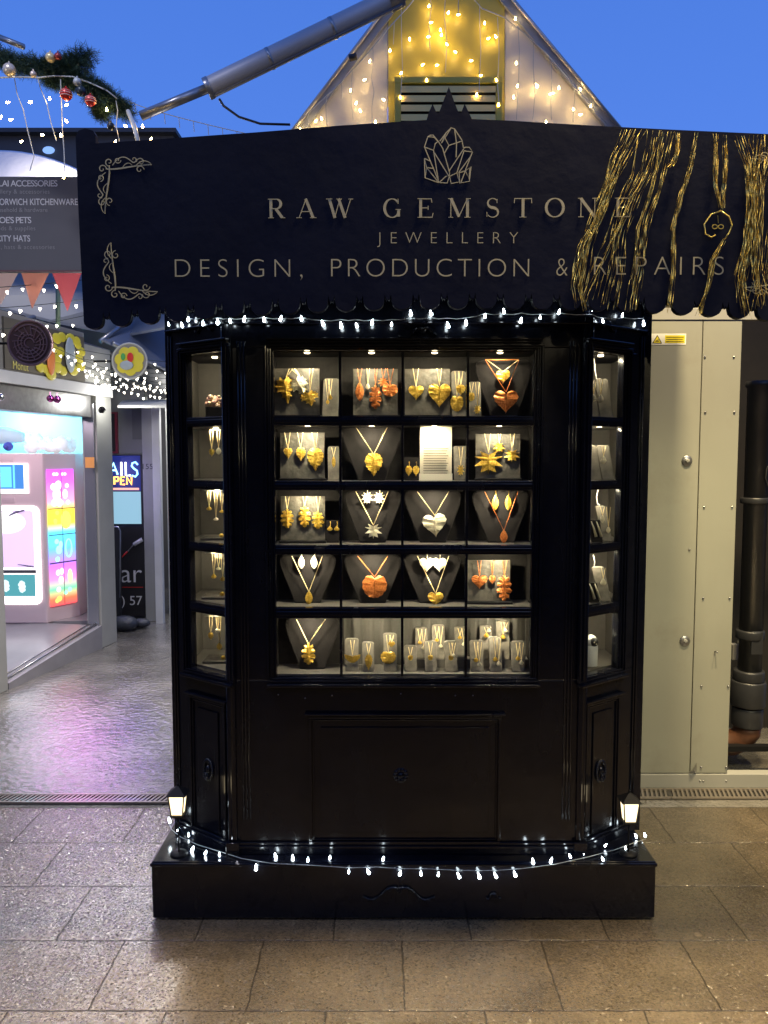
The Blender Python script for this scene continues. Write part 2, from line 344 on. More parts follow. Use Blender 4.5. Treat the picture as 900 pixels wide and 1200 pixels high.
# drainage channel grates
def grate(x0, x1, y0, y1, label):
    t = thing('drain_grate', label, 'drain grate', 'drain grates across the paving')
    MB().box(x0, x1, y0, y1, .002, .004).obj('channel', M_channel, t)
    f = MB().box(x0, x1, y0, y0+.012, .0045, .012).box(x0, x1, y1-.012, y1, .0045, .012)
    k = x0+.01
    while k < x1-.01:
        f.add([(k,y0+.012,.011),(k+.010,y0+.012,.011),(k+.030,y1-.012,.011),(k+.020,y1-.012,.011)], [(0,1,2,3)])
        k += .021
    f.obj('grating', M_grate, t)
M_channel = mat('wet_channel', (.05,.047,.043), .2)
M_grate = mat('worn_grate', (.24,.22,.20), .28, .6, noise=(60,.6,(.33,.28,.22)))
grate(-2.6, -.80, 3.325, 3.415, 'wet metal drain grate in the paving left of the black kiosk')
grate(.93, 1.30, 3.37, 3.47, 'short drain grate right of the black kiosk, nearer to the kiosk')
grate(1.303, 2.6, 3.37, 3.47, 'drain grate at the foot of the pipe recess, right edge')

# ------------------------------------------------------------------ KIOSK
YF = 2.53                     # front wall face
YO = 2.70                     # outer corners of the canted sides
YP = 2.47                     # plinth front
kiosk = thing('jewellery_kiosk', 'tall glossy black jewellery kiosk with lit canted windows and gold lettered sign', 'kiosk')
zp = PZ(1010, YP)             # plinth top
ztop = 2.36
xl, xr = PX(178, YP, 1045), PX(768, YP, 1045)
# plinth
m = MB().box(xl, xr, YP, 3.3, PZ(1076, YP), zp)
m.box(xl-.004, xr+.004, YP-.006, 3.302, zp-.016, zp-.004)
pl = m.obj('plinth', M_black, kiosk, .004)
for a, b_ in ((PX(206, YP, 1060), PX(300, YP+.06)), (PX(640, YP+.06), PX(752, YP, 1060))):
    MB().box(a, b_, YP+.022, 3.2, 0.0, PZ(1076, YP)).obj('foot', M_black, kiosk, .003)
MB().box(xl+.12, xr-.12, YP+.03, 3.15, 0.0, PZ(1076, YP)-.001).obj('foot', M_black, kiosk)
A = Vector((PX(268, YF), YF)); OA = Vector((PX(201, YO), YO))
B = Vector((PX(686, YF), YF)); OB = Vector((PX(750, YO), YO))
ROWS = [(411.5,487.5),(498.6,564),(574.5,639.5),(650,713),(725,793)]
RZ = [(PZ(b_, YF), PZ(a, YF)) for a, b_ in ROWS]      # (z bottom, z top) per row
COLS = [(322,397.2),(400.8,470),(473.2,545.8),(548.8,624)]
CX = [(PX(a, YF), PX(b_, YF)) for a, b_ in COLS]
def frame_mat(p0, p1):
    """local u along p0->p1, v inward, z up"""
    d = (p1-p0).normalized(); nrm = Vector((-d.y, d.x))
    if nrm.y < 0: nrm = -nrm
    return Matrix(((d.x, nrm.x, 0, p0.x), (d.y, nrm.y, 0, p0.y), (0, 0, 1, 0), (0, 0, 0, 1)))
def fixflip(M, mb):
    if M.to_3x3().determinant() < 0: mb.f = [tuple(reversed(f)) for f in mb.f]
def ring(mb, u0, u1, z0, z1, w, v0, v1):
    mb.box(u0, u1, v0, v1, z1-w, z1); mb.box(u0, u1, v0, v1, z0, z0+w)
    mb.box(u0, u0+w, v0, v1, z0+w, z1-w); mb.box(u1-w, u1, v0, v1, z0+w, z1-w)
def wall(M, L, w0, w1, cols, p0, p1, pz0, pz1, name):
    """canted or front wall: length L, window from w0 to w1 split in cols, lower panel p0..p1"""
    zb, zt = RZ[-1][0], RZ[0][1]
    m = MB(M); T = .035
    m.box(0, L, 0, T, zt+.012, ztop)                              # frieze
    m.box(0, w0-.008, 0, T, zb-.012, zt+.012); m.box(w1+.008, L, 0, T, zb-.012, zt+.012)
    m.box(0, L, 0, T, zp, zb-.012)
    fixflip(M, m); m.obj('wall', M_black, kiosk, .0025)
    m = MB(M)                                                     # hood over the window, sill, skirting
    hz = zt+.034
    m.box(w0-.022, w1+.022, -.022, .0, hz, hz+.007); m.box(w0-.016, w1+.016, -.014, -.001, hz-.008, hz-.0005)
    fixflip(M, m); m.obj('window_hood', M_black, kiosk, .0025)
    m = MB(M).box(w0-.030, w1+.030, -.026, .0, zb-.030, zb-.020); fixflip(M, m); m.obj('window_sill', M_black, kiosk, .0025)
    m = MB(M).box(-.001, L+.001, -.014, -.001, zp+.001, zp+.030); m.box(-.001, L+.001, -.009, -.001, zp+.0305, zp+.040); fixflip(M, m); m.obj('skirting', M_black, kiosk, .0025)
    m = MB(M).box(-.001, L+.001, -.016, -.001, zt+.085, zt+.092); fixflip(M, m); m.obj('cornice', M_black, kiosk, .0025)
    # window
    m = MB(M); ring(m, w0-.0305, w1+.0305, zb-.0185, zt+.024, .008, -.012, -.001); ring(m, w0-.0205, w1+.0205, zb-.0085, zt+.014, .005, -.008, -.001)
    ring(m, w0-.0075, w1+.0075, zb-.0115, zt+.0115, .0075, .004, .030)
    for i in range(4):
        m.box(w0, w1, .004, .0335, RZ[i+1][1], RZ[i][0]); m.box(w0, w1, .0005, .0035, (RZ[i+1][1]+RZ[i][0])/2-.007, (RZ[i+1][1]+RZ[i][0])/2+.007)
    for c in cols: m.box(c-.0042, c+.0042, .001, .0325, zb, zt)
    fixflip(M, m); w = m.obj('window', M_black, kiosk, .0018)
    m = MB(M).box(w0, w1, .020, .0225, zb, zt); fixflip(M, m); m.obj('pane', M_glass, w)
    # lower panel
    m = MB(M); ring(m, p0, p1, pz0, pz1, .010, -.010, -.0005); ring(m, p0+.013, p1-.013, pz0+.013, pz1-.013, .005, -.006, -.0005)
    m.box(p0+.04, p1-.04, -.005, -.0005, pz0+.04, pz1-.04)
    m.box(p0-.012, p1+.012, -.020, -.0008, pz1+.003, pz1+.010)
    fixflip(M, m); m.obj('lower_panel', M_black, kiosk, .002)
MF = frame_mat(A, B); LF = (B-A).length
u = lambda px: PX(px, YF)-A.x
wall(MF, LF, u(322), u(624), [u(399), u(471.6), u(547.3)], u(360), u(590), PZ(988, YF), PZ(838, YF), 'front')
def side_s(p0, p1, px):
    k = (px-450)/900/CP; d = p1-p0
    t = (k*p0.y-p0.x)/(d.x-k*d.y); return t*d.length
ML = frame_mat(A, OA); LL = (OA-A).length
MR = frame_mat(B, OB); LR = (OB-B).length
wall(ML, LL, side_s(A, OA, 266), side_s(A, OA, 220), [], side_s(A, OA, 262), side_s(A, OA, 219), PZ(985, 2.6), PZ(818, 2.6), 'left')
wall(MR, LR, side_s(B, OB, 686.5), side_s(B, OB, 728.5), [], side_s(B, OB, 690), side_s(B, OB, 730), PZ(985, 2.6), PZ(818, 2.6), 'right')
# straight sides, back, roof of the body
m = MB().box(OA.x, OA.x+.03, YO+.002, 3.28, zp, ztop).box(OB.x-.03, OB.x, YO+.002, 3.28, zp, ztop).box(OA.x+.031, OB.x-.031, 3.25, 3.28, zp, ztop)
m.obj('wall', M_black, kiosk, .003)
# corner posts with reeding
for c, sg in ((A, 1), (B, -1)):
    m = MB(); r = .017
    pr = []
    for k in range(25):
        a = 2*pi*k/24; rr = r*(1+.10*cos(a*8)); pr.append((c.x+rr*cos(a), c.y+.004+rr*sin(a)))
    m.plan(pr[:-1], zp+.045, PZ(372, YF))
    m.box(c.x-.022, c.x+.022, c.y-.022, c.y+.018, zp, zp+.044)
    for k in range(3):
        q = c.x+sg*(.036+k*.011); m.tube([(q, YF-.0005, PZ(960, YF)), (q, YF-.0005, PZ(400, YF))], .0042, 8)
    m.obj('corner_post', M_black, kiosk, .001)
for c, sg in ((OA, 1), (OB, -1)):
    m = MB(); m.box(c.x-.008, c.x+.022*sg*-1+(.0), c.y-.012, c.y+.02, zp, ztop-.01) if sg < 0 else m.box(c.x-.008, c.x+.014, c.y-.012, c.y+.02, zp, ztop-.01)
    for k in range(2): m.tube([(c.x+sg*(.004+k*.009), c.y-.013, zp+.05), (c.x+sg*(.004+k*.009), c.y-.013, PZ(395, YO))], .0035, 8)
    m.obj('corner_post', M_black, kiosk, .001)
# cabinet interiors
XL, XR = PX(317, YF), PX(629, YF); YB = 2.695
m = MB().box(XL-.01, XR+.01, YB, YB+.01, RZ[-1][0]-.03, RZ[0][1]+.02)
m.box(XL-.012, XL, YF+.036, YB-.001, RZ[-1][0]-.03, RZ[0][1]+.02).box(XR, XR+.012, YF+.036, YB-.001, RZ[-1][0]-.03, RZ[0][1]+.02)
m.box(XL, XR, YF+.036, YB-.001, RZ[0][1]+.002, RZ[0][1]+.012)
m.obj('cabinet_lining', M_char, kiosk)
for i in range(5):
    z1 = RZ[i][0]-.001; z0 = RZ[i+1][1] if i < 4 else z1-.02
    MB().box(XL+.001, XR-.001, YF+.036, YB-.002, z0, z1).obj('shelf', M_shelf, kiosk)
# curtain behind the bottom row
n = 90; xs = [PX(402, YB-.02)+(PX(628, YB)-PX(402, YB-.02))*k/n for k in range(n+1)]
m = MB(); vs = [(x_, YB-.012+.006*sin(k*.9)+.004*sin(k*2.3), z_) for z_ in (RZ[4][0], RZ[4][1]) for k, x_ in enumerate(xs)]
m.add(vs, [(k, k+1, n+2+k, n+1+k) for k in range(n)], True)
m.obj('curtain', mat('grey_curtain', (.05,.047,.04), .6), kiosk)
LP = []    # lights inside
for r in range(5):
    for c in range(4):
        x_ = (CX[c][0]+CX[c][1])/2; LP.append((x_, 2.577, RZ[r][1]-.004, (x_, 2.640, RZ[r][0]), 1.25))
# side cabinets
for sg, P0, P1, MM in ((-1, A, OA, ML), (1, B, OB, MR)):
    xin = P1.x - sg*.055                 # inner face of the straight side
    xn = P0.x - sg*.03; yb = 2.90
    d = (P1-P0).normalized(); nr = Vector((-d.y, d.x)); nr = nr if nr.y > 0 else -nr
    q0 = P0+nr*.040+d*.015; q1 = P1+nr*.040-d*.035
    for i in range(6):
        z1 = RZ[i][0]-.001 if i < 5 else RZ[0][1]+.016; z0 = (RZ[i+1][1] if i < 4 else z1-.012)
        pts = [(q0.x, q0.y), (q1.x, q1.y), (xin, q1.y+.01), (xin, yb), (q0.x-sg*.01, yb)]
        if sg < 0: pts = pts[::-1]
        MB().plan(pts, z0, z1).obj('shelf' if i < 5 else 'cabinet_lining', M_shelf if i < 5 else M_char, kiosk)
    zz0, zz1 = RZ[-1][0]-.02, RZ[0][1]+.02
    m = MB().box(min(xin, q0.x-sg*.02)-.01, max(xin, q0.x-sg*.02)+.01, yb+.001, yb+.011, zz0, zz1)
    m.box(xin+sg*.001, xin+sg*.011, q1.y+.002, yb, zz0, zz1)
    m.box(q0.x-sg*.012, q0.x-sg*.022, q0.y+.03, yb, zz0, zz1)
    m.obj('cabinet_lining', mat('taupe_fabric%d' % sg, (.085,.08,.07), .8, noise=(40,.6,(.11,.10,.09)), bump=(200,.2,.002)), kiosk)
    for r in range(5):
        LP.append((P0.x+sg*.075, 2.655 if sg > 0 else 2.70, RZ[r][1]-.004, (P0.x+sg*.09, 2.80, RZ[r][0]), .9))
led0 = None
for k, (x_, y_, z_, aim, pw) in enumerate(LP):
    if led0 is None: led0 = MB().lathe([(.001,.004),(.010,.004),(.010,.0),(.007,-.0015),(.001,-.0015)], (0,0,0), 12).obj('spotlight', M_led, kiosk); led0.location = (x_, y_, z_+.004)
    else: like(led0, 'spotlight', kiosk, (x_, y_, z_+.004))
    lamp('cabinet_spot', 'AREA', (x_, y_, z_-.003), .70*pw, (1, .86, .60), .014, aim)
# ornaments in relief
def swag(mb, cx, cz, y, w, h, seed):
    rn = random.Random(seed)
    for s_ in (-1, 1):
        pts = [(cx+s_*w*t*.5, y-.004, cz+h*(.5-t)+h*.35*sin(t*7)) for t in [k/12 for k in range(13)]]
        mb.tube(pts, [.006*(1-.6*k/12) for k in range(13)], 6)
        for k in range(7):
            t = k/7; a = rn.uniform(0, 6.28); r = h*.22*(1-.5*t)
            c = (cx+s_*w*t*.5, cz+h*(.4-t)+h*.3*sin(t*7))
            sp_ = [(c[0]+r*(1-j/10)*cos(a+s_*j*.6), y-.005, c[1]+r*(1-j/10)*sin(a+s_*j*.6)) for j in range(9)]
            mb.tube(sp_, [.0035*(1-.5*j/9) for j in range(9)], 5)
    mb.ball((cx, y-.002, cz+h*.4), .010, 10, (1,.6,1))
m = MB(); swag(m, PX(468, YP), PZ(1047, YP), YP-.001, .24, .035, 3); swag(m, PX(583, YP), PZ(1050, YP), YP-.001, .05, .014, 4); m.obj('plinth_ornament', M_black, kiosk)
m = MB(); swag(m, PX(495, YF), PZ(391, YF), YF-.001, .16, .026, 5); m.obj('frieze_ornament', M_black, kiosk)
for Mx, P0, P1, px in ((ML, A, OA, 243), (MR, B, OB, 706)):
    m = MB(Mx); swag(m, side_s(P0, P1, px), PZ(384, 2.6), -.001, .09, .022, 6); fixflip(Mx, m); m.obj('frieze_ornament', M_black, kiosk)
    s0 = side_s(P0, P1, 241 if P0 is A else 708); zc = PZ(898, 2.62)
    m = MB(Mx)
    for k in range(26):
        a = 2*pi*k/26; m.ball((s0+.022*cos(a), -.008, zc+.034*sin(a)), .0065, 7)
    m.ball((s0, -.008, zc+.002), .011, 10, (1,.8,1.3)); m.tube([(s0+.011*cos(a*pi/6), -.020, zc-.018+.011*sin(a*pi/6)) for a in range(13)], .0028, 7)
    fixflip(Mx, m); m.obj('door_knocker', M_black, kiosk)
m = MB()
for k in range(10):
    a = 2*pi*k/10; m.ball((PX(470, YF)+.019*cos(a), YF-.006, PZ(908, YF)+.019*sin(a)), .008, 8, (1,.5,1))
m.ball((PX(470, YF), YF-.007, PZ(908, YF)), .011, 10, (1,.6,1)); m.obj('rosette', M_black, kiosk)
m = MB()
for px in (324, 356, 388, 470, 535, 556):
    m.ball((PX(px, YF), YF-.001, PZ(812+(px%7), YF)), .0022, 6)
m.obj('screw_heads', M_steel, kiosk)

# ---- sign board
YS = 2.25
def sx(px, py): return PX(px, YS, py)
def sp2(px, py): q = P(px, py, YS); return (q.x, q.z)
out = []
bot = []
top = [(112,168),(112,158),(109,153),(100,150.5),(92,153),(88.5,160),(92,250),(98,372)]
sc = []
g0, per = 124.5, 33.0
xs_ = 98.0
def gy(x_): return 367-22*(x_-120)/360+ (x_-120)*(x_-480)*((353-367+22*710/360)/(710*350.0))
def by(x_): return gy(x_)+17.5
lob = [(98, gy(98)+3)]
cx_ = g0
prev = 98.0
while True:
    a, b_ = prev, cx_-4.5
    cc, rr = (a+b_)/2, (b_-a)/2
    for k in range(0, 9):
        t = pi+pi*k/8
        lob.append((cc+rr*cos(t), by(cc)-rr*.85+(-sin(t))*rr*.85))
    lob += [(cx_-3.6, gy(cx_)-1), (cx_-1.6, gy(cx_)+7), (cx_, gy(cx_)+4), (cx_+1.6, gy(cx_)+7), (cx_+3.6, gy(cx_)-1)]
    prev = cx_+4.5; cx_ += per
    if prev > 985: break
topr = [(prev-4.4, 162), (900,157), (800,152.5), (700,147.5), (600,141.5), (553,139.5), (549,131), (544.5,121.5), (540,133), (537,131), (533,121), (526,101.5), (519,120), (514,133), (511,131), (507,121.5), (502,133), (500,140.5), (400,147), (300,155), (200,162)]
outl = [sp2(*q) for q in [(88.5,160),(92,250)]+lob+topr+top[:5]]
m = MB().prism(outl, YS, YS+.022)
board = m.obj('sign_board', M_sign, kiosk)
# gable-ended roof behind the board
m = MB().plan([(sx(100,370), YS+.024), (sx(985,370), YS+.024), (sx(985,370), 3.34), (sx(100,370), 3.34)], 2.361, 2.40)
m.box(sx(100,370), sx(100,370)+.02, YS+.024, 3.3, 2.401, 2.45).box(sx(985,370)-.02, sx(985,370), YS+.024, 3.3, 2.401, 2.45)
m.obj('roof', M_sign, kiosk)
# lettering
def text_mesh(txt, x0, x1, capz0, capz1, y, name, material, parent, M=None, thin=0.0, fit=True):
    """Bfont text flat in XZ, caps from capz0 to capz1, glyphs spread from x0 to x1 by tracking"""
    cu = bpy.data.curves.new(name, 'FONT'); cu.body = txt; cu.size = 1; cu.offset = thin; cu.fill_mode = 'BOTH'
    def width(sp_):
        cu.space_character = sp_; o_ = bpy.data.objects.new('tmp', cu); COL.objects.link(o_)
        bpy.context.view_layer.update(); me_ = bpy.data.meshes.new_from_object(o_.evaluated_get(bpy.context.evaluated_depsgraph_get()))
        bpy.data.objects.remove(o_); xs = [v.co.x for v in me_.vertices]; ys = [v.co.y for v in me_.vertices]
        return me_, min(xs), max(xs), min(ys), max(ys)
    cu2 = bpy.data.curves.new('cap', 'FONT'); cu2.body = 'E'; o2 = bpy.data.objects.new('t', cu2); COL.objects.link(o2); bpy.context.view_layer.update()
    me2 = bpy.data.meshes.new_from_object(o2.evaluated_get(bpy.context.evaluated_depsgraph_get())); caph = max(v.co.y for v in me2.vertices); bpy.data.objects.remove(o2); bpy.data.meshes.remove(me2)
    sc_ = (capz1-capz0)/caph; W_ = (x1-x0)/sc_
    sxk = 1.0
    if len(txt) > 1 and fit:
        _, a0, a1, _, _ = width(1.0); _, b0, b1, _, _ = width(2.0)
        k = (W_-(a1-a0))/((b1-b0)-(a1-a0)); s_ = 1+k
        if s_ < .85: sxk = W_/(a1-a0); s_ = 1.0
        me, a0, a1, _, _ = width(s_)
        sxk = W_/(a1-a0)
    else:
        me, a0, a1, _, _ = width(1.0)
        if fit: sxk = W_/(a1-a0)
    mb = MB(M)
    mb.add([(x0+(v.co.x-a0)*sc_*sxk, y, capz0+v.co.y*sc_) for v in me.vertices], [tuple(p.vertices) for p in me.polygons])
    if M is not None: fixflip(M, mb)
    bpy.data.meshes.remove(me)
    return mb.obj(name, material, parent)
def sline(txt, px0, px1, py0, py1, thin=-.020):
    return text_mesh(txt, sx(px0, (py0+py1)/2), sx(px1, (py0+py1)/2), PZ(py1, YS), PZ(py0, YS), YS-.0012, 'lettering', M_letter, board, thin=thin)
sline('DESIGN,', 205, 354.5, 303.5, 325); sline('PRODUCTION', 388, 620, 303, 324.5); sline('&', 652, 665, 302, 323.5); sline('REPAIRS', 696, 848, 300.5, 322.5)
sline('JEWELLERY', 442, 607, 272, 285.5, -.02)
# serif capitals drawn from strokes: unit box 0..1 high, width w
def glyph(ch):
    T, t = .15, .045   # thick, thin
    def bar(x0, z0, x1, z1, w): return [(x0, z0), (x1, z1)], [w, w]
    def ser(x_, z_, w=.30): return bar(x_-w/2, z_, x_+w/2, z_, .035)
    def arc(cx, cz, rx, rz, a0, a1, wt=T, wn_=t, n=26):
        pts = []; ws = []
        for k in range(n+1):
            a = radians(a0+(a1-a0)*k/n); pts.append((cx+rx*cos(a), cz+rz*sin(a))); ws.append(wn_+(wt-wn_)*abs(cos(a))**1.3)
        return pts, ws
    if ch == 'R': return [bar(.16,0,.16,1,T), ser(.16,.0175), ser(.16,.982), bar(.1,.982,.45,.982,t), bar(.2,.49,.45,.49,t), arc(.44,.735,.24,.245,-90,90), bar(.42,.48,.76,.02,T), ser(.82,.0175,.2)], .88
    if ch == 'A': return [bar(.12,0,.46,1,t), bar(.44,1,.80,0,T), bar(.22,.34,.66,.34,t), ser(.12,.0175,.26), ser(.80,.0175,.3)], .92
    if ch == 'W': return [bar(.12,1,.40,0,T), bar(.38,0,.64,.96,t), bar(.58,1,.90,0,T), bar(.88,0,1.18,1,t), ser(.12,.982,.3), ser(.60,.982,.28), ser(1.18,.982,.24)], 1.30
    if ch == 'G': return [arc(.5,.5,.42,.48,40,325), bar(.86,.42,.86,.06,T), ser(.84,.43,.3), bar(.83,.98,.83,.72,.04)], 1.0
    if ch == 'E': return [bar(.16,0,.16,1,T), ser(.16,.0175), ser(.16,.982), bar(.1,.978,.68,.978,t), bar(.2,.51,.52,.51,t), bar(.1,.022,.72,.022,t), bar(.67,1,.70,.78,.04), bar(.71,0,.76,.24,.04), bar(.52,.40,.52,.62,.04)], .80
    if ch == 'M': return [bar(.14,0,.14,1,t), bar(.14,1,.56,.05,T), bar(.54,.02,.98,1,t), bar(.98,0,.98,1,T), ser(.14,.0175,.24), ser(.12,.982,.24), ser(.98,.0175,.32), ser(1.02,.982,.24)], 1.14
    if ch == 'S':
        pts = []; ws = []
        for k in range(41):
            q = k/40
            if q < .5: a = radians(30+q*2*235); pts.append((.36+.25*cos(a), .75+.235*sin(a)))
            else: a = radians(85-(q-.5)*2*235); pts.append((.36+.28*cos(a), .26+.245*sin(a)))
            ws.append(t+(T-t)*max(0, 1-abs(q-.5)*3.0))
        return [(pts, ws), bar(.58,.96,.58,.74,.035), bar(.07,.04,.07,.28,.035)], .70
    if ch == 'T': return [bar(.46,0,.46,1,T), ser(.46,.0175,.34), bar(.04,.978,.88,.978,t), bar(.06,1,.04,.74,.04), bar(.86,1,.88,.74,.04)], .92
    if ch == 'O': return [arc(.5,.5,.42,.48,0,360)], 1.0
    if ch == 'N': return [bar(.16,0,.16,1,t), bar(.14,.98,.86,.02,T), bar(.86,0,.86,1,t), ser(.16,.0175,.26), ser(.12,.982,.24), ser(.86,.982,.28)], 1.0
m = MB(); kk = 0
for ch, a, b_ in (('R',314,333.5),('A',347.5,370),('W',383,414),('G',449,470),('E',489,508.5),('M',525,551.5),('S',569,585),('T',601.5,624),('O',638,662),('N',677,700),('E',720,740)):
    st, gw = glyph(ch); z0 = PZ(255.8-(a-314)*.003, YS); z1 = PZ(233.2-(a-314)*.003, YS); x0 = sx(a, 244); k = (sx(b_, 244)-x0)/gw; h_ = z1-z0
    for pts, ws in st:
        m.ribbon([(x0+p*k, z0+q*h_) for p, q in pts], [w*h_ for w in ws], YS-.0014-.00012*(kk % 9)); kk += 1
m.obj('lettering', M_letter, board)
# crystal emblem
E = [[(130,318),(160,228),(180,215),(205,213),(250,268)], [(160,228),(215,232),(250,268)], [(130,318),(210,348),(225,290),(250,268)], [(130,318),(215,520),(258,630)], [(210,348),(252,612)], [(218,370),(345,575)],
     [(265,268),(320,195),(365,150),(395,160),(460,260),(472,325)], [(365,150),(310,240),(345,305),(465,265)], [(395,160),(412,290),(408,410)], [(320,195),(280,285)], [(345,305),(305,375)], [(250,268),(290,330),(350,540)], [(310,240),(280,285)],
     [(472,330),(490,320),(525,322),(552,362),(478,352)], [(475,335),(350,525)], [(478,352),(415,545)], [(552,362),(490,522)], [(540,395),(430,545)],
     [(435,545),(490,528),(540,490),(525,620),(440,635),(435,545)], [(490,528),(450,630)], [(490,528),(520,600),(530,500)],
     [(130,420),(135,590),(255,632)], [(130,420),(178,442)], [(150,500),(205,508)], [(130,420),(150,500),(135,590)], [(150,500),(255,630)],
     [(260,630),(330,635),(350,572),(320,575),(262,628)], [(350,540),(350,575),(365,640),(437,625),(415,545),(350,577)]]
m = MB(); kk = 0
for pl_ in E:
    m.ribbon([sp2(480+a/7.5, 130+b_/7.5) for a, b_ in pl_], .0027, YS-.0014-.0001*(kk % 12)); kk += 1
m.obj('emblem', M_letter, board)
# scrollwork corners
def spiral(cx, cy, r, a0, turns, n=22): return [(cx+r*(1-.82*k/n)*cos(a0+turns*2*pi*k/n), cy+r*(1-.82*k/n)*sin(a0+turns*2*pi*k/n)) for k in range(n+1)]
def bez(p0, p1, p2, p3, n=14): return [tuple((1-t)**3*p0[i]+3*(1-t)**2*t*p1[i]+3*(1-t)*t*t*p2[i]+t**3*p3[i] for i in (0,1)) for t in [k/n for k in range(n+1)]]
def scroll_corner(ox, oy, fx, fy):
    m = MB(); k = 0
    arm = [(bez((0,4),(14,6),(28,0),(54,-1)), 1.5), (spiral(4,-4,5,1.5,1.1), 1.0), (bez((8,0),(16,-12),(22,-12),(30,-5))+spiral(33,-7,4,2.4,-1.0)[2:], 1.0),
           (spiral(14,-6,4,0,1.2), .9), (spiral(41,-4,5,pi,1.1), .9), (spiral(40,5,5,0,-1.1), .9), (bez((36,0),(42,-7),(48,-6),(53,-2)), .9), (bez((20,2),(24,-4),(28,-4),(31,0)), .8)]
    for pts, w in arm:
        for sw in (0, 1):
            q = [((x_, y_) if sw == 0 else (y_*1.0, x_*1.05)) for x_, y_ in pts]
            ww = [w*.0026*(1.15-.9*abs(j/len(q)-.35)) for j in range(len(q))]
            m.ribbon([sp2(ox+fx*x_, oy+fy*y_) for x_, y_ in q], ww, YS-.0013-.0001*(k % 14)); k += 1
    m.obj('scrollwork', M_letter, board)
scroll_corner(124, 194, 1, 1); scroll_corner(131, 341, 1, -1); scroll_corner(936, 187, -1, 1); scroll_corner(926, 336, -1, -1)

# ------------------------------------------------------------------ fairy lights on the kiosk
def bulb_proto(r, L, mt):
    m = MB().lathe([(r*.25, 0), (r*.55, -L*.25), (r, -L*.7), (r*.7, -L*.95), (r*.1, -L)][::-1], (0,0,0), 8)
    me = bpy.data.meshes.new('bulb'); me.from_pydata(m.v, [], m.f); me.materials.append(mt); me.polygons.foreach_set('use_smooth', [True]*len(me.polygons)); return me
BC = bulb_proto(.0047, .019, M_bulbc); BW_ = bulb_proto(.009, .030, M_bulbw)
def cone_bulb(mt):
    m = MB().lathe([(.002,0),(.010,.017),(.008,.020),(.001,.020)], (0,0,0), 7, False)
    me = bpy.data.meshes.new('bulb'); me.from_pydata(m.v, [], m.f); me.materials.append(mt); return me
BN = cone_bulb(M_bulbn)
def light_string(name, label, group, path, bulbs, me, wire, r=.0011, rot=None):
    cb = MB().tube(path, r, 5).obj(name, wire); tag(cb, label, 'fairy lights', group)
    for q in bulbs:
        o = bpy.data.objects.new('bulb', me); COL.objects.link(o); o.parent = cb; o.location = q[0]
        o.rotation_euler = q[1] if len(q) > 1 else (random.uniform(-.3,.3), random.uniform(-.4,.4), 0)
        o.scale = ((q[2] if len(q) > 2 else random.uniform(.72, 1.15)),)*3
    return cb
tb = [(197,381),(212,381),(220,373.5),(238,379),(255,377),(269,377),(287,374),(309,375),(330,373.5),(353,373.5),(377,379),(399,381),(417,382),(437,378),(459,381),(481,367),(504,367),(524,381),(546,378),(568.5,371),(590,365),(611,375.5),(633,373),(656,366),(694,363),(706,377),(730,370),(754,379)]
def kd(px):   # depth just in front of the kiosk wall at a pixel column
    if px < 268: y_ = YF+(268-px)/70*(YO-YF)
    elif px > 686: y_ = YF+(px-686)/67*(YO-YF)
    else: y_ = YF
    return y_-.030
path = []
for i, (a, b_) in enumerate(tb):
    cy = 372.5+.6*sin(a*.12)+.3*sin(a*.4) + (2.2 if 370 < a < 480 else 0) - (5 if 560 < a < 700 else 0)
    path.append(P(a, cy, kd(a)))
pp = []
for a, b_ in zip(path, path[1:]): pp += [a, a.lerp(b_, .5)+Vector((0,0,-.003))]
pp.append(path[-1])
bl = []
for (a, b_), c in zip(tb, path):
    q = P(a, b_, kd(a)-.004); upw = q.z > c.z
    bl.append((q+Vector((0,0,.010)), (random.uniform(-.25,.25)+(pi if False else 0), random.uniform(-.35,.35), 0)))
light_string('fairy_lights', 'cool white fairy lights strung under the scalloped sign of the kiosk', 'cool fairy lights on the kiosk', pp, bl, BC, M_wire)
bb = [(198,961),(210,973),(221,979),(227,995),(242,1000),(257,1002),(247,986),(274,995),(280,997),(300,1016),(322,1003),(343,1005),(361,1008),(387,1006),(409,1022),(430,1022),(450,1007),(470,1024),(493,1024),(514,1025),(536,1026),(560,1026),(579,1026),(602,1024),(624,1009),(647,1008),(667,1004),(683,999),(705,1007),(711,992),(733,995),(744,980),(755,979)]
cp = [(196,958),(201,972),(212,981),(232,990),(258,998),(283,1006),(320,1012),(365,1014),(410,1017),(440,1016),(471,1018),(500,1018),(540,1020),(580,1020),(610,1018),(650,1013),(690,1004),(720,996),(742,988),(757,983)]
def bd(px, py):
    if py > 1011: return YP-.012
    g_ = G(px, py, zp+.006).y
    return min(max(g_, YP-.010), 2.66)
pp = [P(a, b_, bd(a, b_)) for a, b_ in cp]
light_string('fairy_lights', 'cool white fairy lights sagging along the front of the black plinth', 'cool fairy lights on the kiosk', pp,
             [(P(a, b_, bd(a, b_)-.006)+Vector((0,0,.010)), (random.uniform(-.3,.3)+(pi if False else 0), random.uniform(-.5,.5), 0)) for a, b_ in bb], BC, M_wire)

